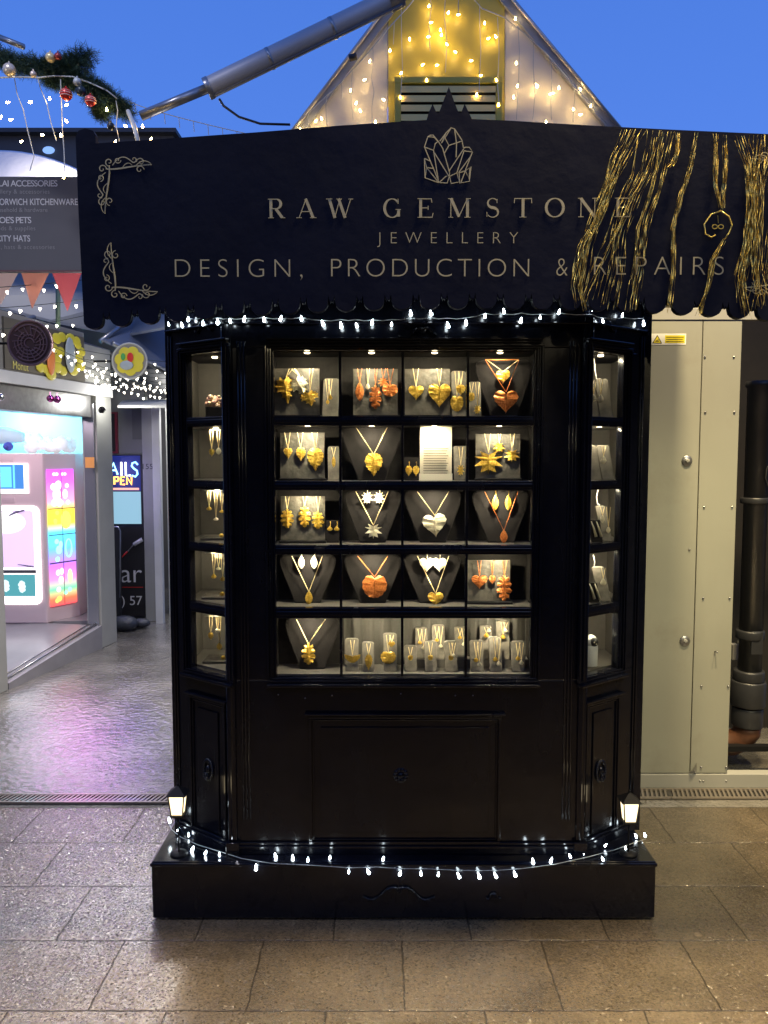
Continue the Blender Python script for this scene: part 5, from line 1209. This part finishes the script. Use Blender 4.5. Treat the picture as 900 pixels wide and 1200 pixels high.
MB().box(nx(122), nx(141), YN-.03, YN-.001, PZ(531,YN), PZ(483,YN)).obj('frame', mat('maroon', (.20,.02,.04), .4), t); MB().box(nx(122), nx(138.5), YN-.034, YN-.031, PZ(529,YN), PZ(485,YN)).obj('picture', M_blk, t)
# sandwich board edge and dark bag by the post
t = thing('pavement_board', 'dark leaning pavement board edge just behind the shop post', 'sandwich board')
MB().prism([(PX(120,6.9),0),(PX(138,6.9),0),(PX(141,6.9),PZ(625,6.9)),(PX(138,6.9),PZ(617,6.9)),(PX(120,6.9),PZ(617,6.9))], 6.9, 6.93).obj('panel', M_blk, t); MB().tube([P(133,617.5,6.895), P(138.5,617.5,6.895), P(141,622,6.895), P(140.5,700,6.895)], .006, 6).obj('edge', M_steel, t)
q = G(147, 738); tag(MB().ball((q.x, 6.75, .07), .11, 14, (1.2,.8,.62)).ball((q.x+.12, 6.85, .05), .07, 12, (1.3,.8,.6)).obj('dark_sack', mat('dark_grey_sack', (.03,.035,.045), .5, bump=(20,.5,.02))), 'slumped dark sack on the ground under the nail bar poster', 'sack')
# ------------------------------------------------------------------ roofs and canopies over the alley
def roof(name, pts, mt, label, cat='canopy', th=.02, group=None):
    """pts: (px,py,Y) corners"""
    v = [P(*p) for p in pts]; n = len(v)
    m = MB().add(v+[p+Vector((0,0,th)) for p in v], [tuple(range(n)), tuple(range(2*n-1,n-1,-1))]+[(i,i+n,(i+1)%n+n,(i+1)%n) for i in range(n)])
    return tag(m.obj(name, mt), label, cat, group)
M_slateblue = mat('blue_grey_roof', (.16,.17,.20), .45, noise=(3,.8,(.20,.22,.26)))
M_greyroof = mat('grey_roof_sheet', (.33,.32,.29), .5, noise=(3,.8,(.42,.41,.38)))
roof('alley_awning', [(138,478,6.4),(200,478,6.4),(200,470,7.2),(143,472,7.2)], M_white, 'white flat awning over the nail bar doorway')
roof('stall_awning', [(-40,352,5.4),(60,378,6.0),(180,402,7.8),(205,340,8.6),(-40,300,8.6)], M_greyroof, 'long grey awning sloping over the alley behind the bunting')
roof('blue_awning', [(120,400,6.6),(205,440,6.8),(205,372,7.6),(150,372,7.6)], M_slateblue, 'blue grey awning behind the round yellow sign')
roof('dark_canopy', [(140,436,7.0),(205,470,7.0),(205,430,7.9),(150,424,7.9)], mat('dark_grey_canopy', (.07,.07,.068), .7), 'dark canopy over the nail bar behind the massed lights')  # canopy in one even dark grey
roof('clear_awning', [(128,398,7.2),(205,384,6.4),(205,366,6.9),(150,372,7.9)], M_poly2, 'cloudy plastic awning under the left end of the kiosk sign')
for i, (a, b_) in enumerate((((-20,366,5.6),(150,420,6.8)), ((-20,388,5.2),(40,372,5.6)), ((118,400,6.6),(160,368,7.2)), ((132,402,6.4),(200,440,7.0)))):
    tag(MB().tube([P(*a), P(*b_)], .022, 8).obj('roof_beam', M_steel), ['long steel beam running into the alley below the bunting', 'short steel beam at the left edge below the bunting', 'slanting steel strut left of the round yellow sign', 'steel beam behind the round yellow sign'][i], 'beam', 'roof beams over the alley')
tag(MB().tube([P(68,320,5.2), P(68,384,5.2)], .016, 8).obj('green_post', mat('green_grey_paint', (.10,.16,.12), .5)), 'thin green grey upright post behind the pink bunting', 'post')
# far hall roof
t = thing('market_hall', 'dark flat roofed hall beyond the stalls, behind the kiosk sign', 'building')
MB().box(PX(-80,9.0), PX(212,9.0), 9.0, 9.6, 0, PZ(159,9.0)).obj('wall', mat('dusk_grey_wall', (.075,.07,.068), .7, noise=(2,.8,(.10,.095,.09))), t)
MB().box(PX(-80,9.0)-.1, PX(212,9.0)+.05, 8.9, 9.7, PZ(159,9.0)+.002, PZ(154,9.0)).obj('parapet', mat('parapet_grey', (.06,.058,.058), .6), t)
MB().box(-12, PX(-80,9.0)-.102, 9.0, 9.6, 0, PZ(159,9.0)-.1).obj('side_wing', MATS['dusk_grey_wall'], t)
rh = thing('rear_hall', 'low dark hall far behind the kiosk, between the alley and the cladding', 'building')
MB().box(PX(212,8.6)+.06, 12, 8.6, 9.2, 0, PZ(215,8.6)).obj('wall', MATS['dusk_grey_wall'], rh); MB().box(PX(212,8.6)+.06, 12.1, 8.5, 9.3, PZ(215,8.6)+.002, PZ(209,8.6)).obj('parapet', MATS['parapet_grey'], rh)
q = P(57, 176, 8.97); MB().ball(q, .07, 12, (1,.3,.6)).obj('floodlight', glow('blue_floodlight', (.25,.45,1), 1.2), t)
# white arched roof behind the directory board
m = MB(); pa = []
for k in range(15):
    px = -60+(112+60)*k/14; py = 178+ 24*((px)/95.0)**2 if px > 0 else 178
    pa.append((px, py))
v = [P(a, b_, 6.2) for a, b_ in pa]+[P(a, 232, 6.0) for a, b_ in pa]+[P(a, b_-2, 7.6) for a, b_ in pa]; n = len(pa)
m.add(v, [(i, i+1, n+i+1, n+i) for i in range(n-1)]+[(i, 2*n+i, 2*n+i+1, i+1) for i in range(n-1)], True)
tag(m.obj('arched_roof', mat('white_vinyl', (.75,.72,.72), .5, bump=(3,.4,.05))), 'white arched vinyl roof above the grey directory board', 'roof')
lamp('vinyl_roof_light', 'POINT', (PX(85,5.8), 5.8, PZ(185,5.8)), 30, (1,.93,.86), .1)
# directory board
YD = 4.2
db = thing('directory_board', 'dark grey trader directory board with white names, top left', 'sign')
MB().box(PX(-90,YD,260), PX(97,YD,260), YD, YD+.03, PZ(318.5,YD), PZ(207,YD)).obj('board', mat('directory_grey', (.052,.052,.058), .5, noise=(5,.7,(.068,.068,.074))), db)
MB().box(PX(-90,YD,260), PX(97,YD,260), YD-.004, YD-.001, PZ(318.5,YD), PZ(316.5,YD)).obj('trim', mat('maroon_trim', (.09,.03,.035), .5), db)
M_dw = mat('directory_white', (.50,.50,.50), .5); M_dg = mat('directory_light_grey', (.20,.20,.20), .5)
for txt, a, b_, y0, y1, mt in (('LAI ACCESSORIES',0,68.5,211.5,218.5,M_dw), ('NORWICH KITCHENWARE',-6,91.5,233,240.3,M_dw), ("JOE'S PETS",-4,36.5,254.5,261.5,M_dw), ('CITY HATS',-5,34.5,276,283,M_dw),
     ('jewellery & accessories',-14,59,222,227,M_dg), ('household & hardware',-9,56,243.5,248.5,M_dg), ('foods & supplies',-10,41,265,270,M_dg), ('hoods, hats & accessories',-20,63,287,292,M_dg)):
    text_mesh(txt, PX(a,YD,250), PX(b_,YD,250), PZ(y1,YD), PZ(y0,YD), YD-.0015, 'lettering', mt, db, thin=.006 if mt is M_dw else 0)
lamp('board_light', 'AREA', (-2.6, 2.6, 2.9), 3.5, (1,.96,.95), .4, (-2.1, 4.2, 2.8))
# bunting
bu = thing('bunting', 'red and pink triangular bunting hanging below the directory board', 'bunting')
YBt = 4.45
def cloth(name, c1): return poly_mat(name, c1, .72)
for a, b_, c, yb, mt in ((-24,22,0,357,cloth('pale_pink_cloth',(.88,.74,.70))), (25,58,36.5,362,cloth('salmon_cloth',(.92,.58,.48))), (61,96,78,365,cloth('rose_cloth',(.88,.38,.40)))):
    MB().prism([(PX(a,YBt,330), PZ(319,YBt)), (PX(c,YBt,330), PZ(yb,YBt)), (PX(b_,YBt,330), PZ(319,YBt))], YBt, YBt+.002).obj('pennant', mt, bu)
MB().tube([P(-30,318.5,YBt+.003), P(30,319,YBt+.003), P(100,318.5,YBt+.003)], .004, 5).obj('tape', M_white, bu)
# ------------------------------------------------------------------ massed warm white lights
rn = random.Random(21)
def run(p0, p1, sag, n, label, Y0, Y1, hang=6, scl=1.0, jit=1.5):
    pts = []; N = 24
    for k in range(N+1):
        f = k/N; pts.append(P(p0[0]+(p1[0]-p0[0])*f, p0[1]+(p1[1]-p0[1])*f+sag*4*f*(1-f), Y0+(Y1-Y0)*f))
    bl = []
    for k in range(n):
        f = (k+.5+rn.uniform(-.25,.25))/n; i = min(int(f*N), N-1); c = pts[i].lerp(pts[i+1], f*N-i); h = rn.uniform(.3,1)*hang*c.y/900
        bl.append((c+Vector((0,0,-h-.02*scl)), (rn.uniform(-.3,.3), rn.uniform(-.35,.35), rn.uniform(0,3)), scl*rn.uniform(.85,1.1)))
    return light_string('fairy_lights', label, 'white lights strung over the alley', pts, bl, BN, M_wiredark, .0022)
run((-25,338),(97,328),1,6,'dark cable of white lights crossing the bunting, the highest one',4.3,4.6,7)
run((-25,362),(120,348),2,7,'dark cable of white lights just under the bunting tips',4.5,5.0,6)
run((-25,388),(130,362),4,9,'dark cable of white lights over the top of the brown sign',4.8,5.4,7)
for i, (y0, y1, n_, x0) in enumerate(((382,425,15,-20),(396,432,16,-20),(400,445,17,-20),(412,438,17,-15),(405,452,17,60),(420,458,17,80),(440,462,14,110),(436,450,16,100))):
    names = ['crossing the brown sign high up','through the middle of the brown sign','lower across the brown sign','along the bottom of the brown sign','starting above the yellow shapes','behind the round yellow sign','lowest over the dark canopy','over the dark canopy, second lowest']
    run((x0,y0),(205,y1),6,n_,'string of white lights '+names[i],5.0+.08*i,6.7,7,.95)
# ------------------------------------------------------------------ garland with baubles
M_fir = mat('fir_green', (.018,.045,.028), .6, noise=(20,.6,(.035,.075,.045)))
YG_ = 3.7
gl = thing('fir_garland', 'thick dark green fir garland sweeping down from the top left', 'garland')
def needles(path, thick, n, seed):
    rn = random.Random(seed); m = MB(); pts = [P(a, b_, YG_) for a, b_ in path]; s_ = YG_/900
    m.tube(pts, .004, 5)
    for k in range(n):
        f = rn.uniform(0, len(pts)-1.001); i = int(f); c = pts[i].lerp(pts[i+1], f-i); r = thick*s_*(.42+.33*sin(f*7.3+seed)**2+.38*sin(f*17.1+2*seed)**2)
        d = Vector((rn.gauss(0,1), rn.gauss(0,1), rn.gauss(0,1))).normalized(); c0 = c+d*r*rn.uniform(.05,.7)
        ax = (pts[i+1]-pts[i]).normalized()
        tipd = (d+ax*rn.uniform(-.9,.9)).normalized()
        sd = tipd.cross(Vector((rn.gauss(0,1), rn.gauss(0,1), rn.gauss(0,1)))).normalized()
        for j in range(5):
            b0 = c0+tipd*.006*j; e1 = b0+(tipd+sd*(1 if j % 2 else -1)*.8+Vector((0,0,rn.uniform(-.3,.3)))).normalized()*rn.uniform(.012,.026)
            w = tipd*.0022; m.add([b0-w, b0+w, e1], [(0,1,2)])
    return m
needles([(-30,55),(0,68),(25,77),(55,80),(80,76),(104,67)], 16, 3600, 1).obj('fir_branch', M_fir, gl)
needles([(78,84),(100,95),(120,108),(135,122),(150,131)], 14, 2400, 2).obj('fir_branch', M_fir, gl)
needles([(55,92),(70,96),(95,98)], 12, 1100, 3).obj('fir_branch', M_fir, gl)
needles([(106,112),(116,128),(122,136)], 10, 800, 4).obj('fir_branch', M_fir, gl)
for i, (px, py, r, col, ro, d) in enumerate(((59,67.5,6.8,(.75,.60,.30),.15,'pale gold bauble at the top of the fir garland'), (68,66,5,(.30,.05,.05),.2,'dark red bauble half hidden beside the pale gold one'), (11,82,9,(.55,.48,.38),.3,'large milky bauble at the left of the garland'), (39,87,4.5,(.6,.5,.4),.3,'small cream bauble under the garland'), (77.5,110.5,8.5,(.62,.04,.03),.2,'red striped bauble hanging left under the garland'), (106,118,7.8,(.62,.05,.04),.2,'red bauble hanging right under the garland'), (90.5,96,5.5,(.42,.45,.45),.6,'matt grey bauble on the bend of the garland'), (95,107,7,(.03,.04,.045),.3,'dark bauble between the two red ones'), (130,148,5.5,(.03,.035,.04),.3,'lowest dark bauble beside the sign post'))):
    Yb_ = YG_-.09; q = P(px, py, Yb_); rr = r*.80*Yb_/900
    o = tag(MB().ball(q, rr, 18).lathe([(.004,0),(.004,.008),(.001,.008)], (q.x, q.y, q.z+rr-.001), 8).obj('bauble', mat('bauble_paint_%d' % i, col, ro, .4, bump=(30,.15,.004))), d, 'bauble', 'baubles on the fir garland')
    if i in (4, 5):
        for k in (-.35, .05, .4):
            MB().tube([(q.x+rr*1.01*sqrt(1-k*k)*cos(a*pi/10), q.y+rr*1.01*sqrt(1-k*k)*sin(a*pi/10), q.z+rr*k) for a in range(21)], .0015, 4).obj('stripe', mat('stripe_%d%d' % (i, int(k*10)), (.75,.55,.5), .4), o)
tag(MB().tube([P(-10,40,3.95), P(28,55,3.95)], .014, 10).obj('roof_tube', M_steel), 'short silver roof tube showing above the garland, top left', 'tube')
# icicle lights under the garland
def icicle(name, label, cable, drops, Y, me, wire, group, sc_=.55):
    cb = MB().tube([P(a, b_, Y) for a, b_ in cable], .0035, 6)
    for d in drops: cb.tube([P(a, b_, Y-.004*k) for k, (a, b_) in enumerate(d[0])], .0022, 5)
    o = tag(cb.obj(name, wire), label, 'fairy lights', group)
    for d in drops:
        for px, py, ry in d[1]:
            b = bpy.data.objects.new('bulb', me); COL.objects.link(b); b.parent = o; b.location = P(px, py, Y+.015 if Y > 4 else Y-.01); b.rotation_euler = (0, radians(ry), 0); b.scale = (sc_,)*3
    return o
icicle('icicle_lights', 'white cable icicle lights hanging below the fir garland', [(-20,88),(0,91),(18,90),(45,91),(65,89),(85,90),(105,97),(125,106),(138,116)],
  [([(17,92),(20,110),(27,128),(33,155),(40,183),(35,200)], [(11,119.5,80),(15,140,85),(2,135,30),(27,165,70)]), ([(44,91),(48,105),(55,122),(60,145),(66,165)], [(38,119,80),(52,158,90)]),
   ([(71,93),(72,120),(73,150),(75,175),(76,204)], [(58,113,0),(76,140,-40),(80,122,60),(71,156,0),(75,205,10)]), ([(136,118),(138,130),(136,148),(140,166)], [(145,146,-50),(136,164,20),(125,126,0)]), ([(152,140),(156,150),(162,165)], [(167,145.5,0),(178,161,30)])], 3.66, BW_, M_wire, 'warm icicle lights')
tag(MB().tube([P(150,130,3.66), P(158,150,3.62), P(165,180,3.6)], .010, 8).obj('wire_bundle', M_wire), 'bundle of pale cables running down behind the kiosk sign', 'cable')
pts = [P(150+k*8.5, 118+ (28 if k > 6 else 0)*0+ 38*(k/16)**.8, 3.9) for k in range(18)]
c_ = MB().tube(pts, .0022, 5)
for k in range(1, 17): 
    if k % 2: c_.tube([pts[k], pts[k]+Vector((.004,0,-.05))], .0018, 4)
tag(c_.obj('unlit_string', M_wire), 'thin unlit light string sloping across the sky above the sign', 'cable')
# silver telescopic tube
YT = 3.9
ac = thing('roof_actuator', 'silver telescopic roof opening arm slanting up across the blue sky', 'roof actuator')
a, b_, c = P(165,136,YT), P(243,104,YT), P(466,-4,YT)
d = (c-b_).normalized()
MB().tube([a, b_+d*.02], 5.2*YT/900, 16).obj('rod', M_steel, ac)
MB().tube([b_, c], 11.3*YT/900, 24).obj('cylinder', mat('brushed_silver', (.50,.50,.51), .5, .3, noise=(6,.6,(.42,.42,.43))), ac, .004)
MB().tube([b_-d*.006, b_+d*.02], 12*YT/900, 24).obj('end_cap', M_steel, ac, .002); MB().tube([c-d*.05, c+d*.02], 12.2*YT/900, 24).obj('end_cap', M_steel, ac, .002)
for f_ in (.33, .66): q = b_.lerp(c, f_); MB().tube([q-d*.008, q+d*.008], 11.8*YT/900, 24).obj('clamp_band', M_steel, ac)
sdv = Vector((d.z,0,-d.x)); MB().tube([b_+sdv*.052+d*.02+Vector((0,-.02,0)), c+sdv*.052+Vector((0,-.02,0))], .006, 6).obj('seam', mat('dark_seam', (.12,.12,.13), .4), ac)
MB().tube([P(257,116,YT-.03), P(262,124,YT-.03), P(280,137,YT-.03), P(305,145,YT), P(340,146,YT)], .006, 8).obj('cable', M_blk, ac)
MB().tube([P(462,2,YT), P(480,-12,YT)], .03, 8).obj('bracket', M_iron, ac)
# ------------------------------------------------------------------ gable behind the sign
YGa = 5.0
gb = thing('gabled_roof_end', 'milky plastic gable with central yellow panel and louvre vent behind the kiosk', 'gable')
def g2(px, py): q = P(px, py, YGa); return (q.x, q.z)
apex = (526.5, -74)
MB().prism([g2(338,172), g2(454,172), g2(454,12)], YGa, YGa+.01).obj('side_sheet', M_poly, gb)
MB().prism([g2(592,172), g2(740,172), g2(592,3)], YGa, YGa+.01).obj('side_sheet', M_poly, gb)
M_yp = mat('yellow_panel', (.50,.40,.035), .45, noise=(3,.8,(.42,.34,.03)))
MB().prism([g2(455,172), g2(591,172), g2(591,1), g2(526,-74), g2(455,13)], YGa-.012, YGa+.01).obj('yellow_panel', M_yp, gb)
for p_, q_ in (((330,172),(526,-86)), ((745,175),(527,-86))):
    a, b_ = P(*p_, YGa-.03), P(*q_, YGa-.03); d = (b_-a).normalized(); nrm = Vector((-d.z,0,d.x))*(1 if p_[0] < 500 else -1)
    w = .050
    m = MB().add([a, b_, b_+nrm*-w*1.0, a+nrm*-w*1.0, a+Vector((0,1.2,0)), b_+Vector((0,1.2,0)), b_+nrm*-w+Vector((0,1.2,0)), a+nrm*-w+Vector((0,1.2,0))], [(0,1,2,3),(0,4,5,1),(3,2,6,7)])
    m.obj('rafter', M_poly2, gb)
    MB().tube([a+Vector((0,-.02,0)), b_+Vector((0,-.02,0))], .012, 8).obj('edge_tube', mat('edge_%d' % p_[0], (.45,.45,.46), .3, .4), gb)
MB().box(g2(342,172)[0], g2(736,172)[0], YGa+.02, YGa+.12, 0, g2(400,173)[1]).obj('wall', MATS['grey_shopfront'], gb)
m = MB(); a, b_ = g2(462,165), g2(587.5,95)
x0_, x1_, z0_, z1_ = a[0], b_[0], a[1], b_[1]
ring(m, x0_, x1_, z0_, z1_, .040, YGa-.06, YGa-.013); vf = m.obj('vent_frame', M_yp, gb, .003)
m = MB()
nlv = 5; hh = (z1_-z0_-.08)/nlv
for k in range(nlv):
    zc = z0_+.04+hh*(k+.5); m.add([(x0_+.041,YGa-.055,zc-hh*.45),(x1_-.041,YGa-.055,zc-hh*.45),(x1_-.041,YGa-.020,zc+hh*.40),(x0_+.041,YGa-.020,zc+hh*.40),(x0_+.041,YGa-.052,zc+hh*.27),(x1_-.041,YGa-.052,zc+hh*.27)], [(0,1,2,3),(0,4,5,1),(4,3,2,5)])
m.obj('louvre', mat('cream_louvre', (.78,.58,.18), .5), vf)
MB().box(x0_+.04, x1_-.04, YGa-.018, YGa-.0125, z0_+.04, z1_-.04).obj('vent_back', M_dark, vf)
def dr(x, ys, bulbs): return ([(x+random.uniform(-2,2)*(k > 0), y) for k, y in enumerate(ys)], bulbs)
icicle('icicle_lights', 'warm icicle lights draped along the left slope of the gable', [(345,148),(372,122),(400,96),(430,64),(458,30),(480,6),(500,-20)],
  [dr(361,[132,142,150],[(352,150,0),(360,151,10)]), dr(383,[112,125,140,152],[(371,140,30),(376,137,-20)]), dr(413,[82,95,110,125,140],[(411,104,0),(418,119,20),(421,128,-30)]), dr(400,[95,105,115],[(434,70,20)]), dr(437,[55,75,90,108,125,145],[(429,93,70),(448,116,-60),(440,141,0)]), dr(462,[25,40,52],[(457,57,0),(480,44,0)])], YGa-.075, BW_, M_wire, 'warm icicle lights', .62)
icicle('icicle_lights', 'warm icicle lights draped over the yellow panel of the gable', [(500,-20),(520,-30),(545,-12),(565,10)],
  [dr(470,[-5,40,80,112],[(469,112,0),(471,84,30)]), dr(583,[20,60,100,122],[(584,121,0),(581,92,-20)]), dr(504,[-10,10,30,60],[(500,92,0),(503,5,10),(507,26,80),(504,43,85),(497,75,60)]), dr(522,[-10,20,50,85],[(516,33,0),(518,39,20),(526,13,20),(514,76,80),(523,50,-20)]), dr(538,[-10,5,20],[(539,17,85),(532,60,-60)]), dr(562,[5,30,60,88,108],[(568,25,0),(574,44,60),(554,71,85),(565,88,80),(559,109,10),(580,41,-30)])], YGa-.075, BW_, M_wire, 'warm icicle lights', .62)
icicle('icicle_lights', 'warm icicle lights draped along the right slope of the gable', [(565,10),(590,20),(610,35),(640,62),(665,90),(690,120),(712,146)],
  [dr(607,[30,60,95,140],[(605,72,0),(607,99,20),(602,112,0),(604,20,0)]), dr(625,[48,80,110,140],[(631,100,40),(628,98,-20),(640,141,0),(650,109,85)]), dr(646,[70,95,120,141],[(647,110,80),(655,101,0)]), dr(672,[98,115,128,143],[(679,103,-30),(682,134,80),(672,126,0),(693,122,20)])], YGa-.075, BW_, M_wire, 'warm icicle lights', .62)
tag(MB().tube([P(409,68,YGa-.1), P(418,66,YGa-.1)], .02, 6).obj('cable_clip', M_blk), 'small black cable clip on the left slope of the gable', 'clip')
# ------------------------------------------------------------------ pivots: put every thing's origin at its base
bpy.context.view_layer.update()
dg = bpy.context.evaluated_depsgraph_get()
for r in ROOTS:
    pts = []
    for o in [r]+list(r.children_recursive):
        if o.type == 'MESH': pts += [o.matrix_world @ Vector(c) for c in o.bound_box]
    if not pts: continue
    base = Vector(((min(p.x for p in pts)+max(p.x for p in pts))/2, (min(p.y for p in pts)+max(p.y for p in pts))/2, min(p.z for p in pts)))
    if r.type == 'MESH': r.data.transform(Matrix.Translation(-base))
    r.location = base
    for c in r.children: c.location = c.location-base
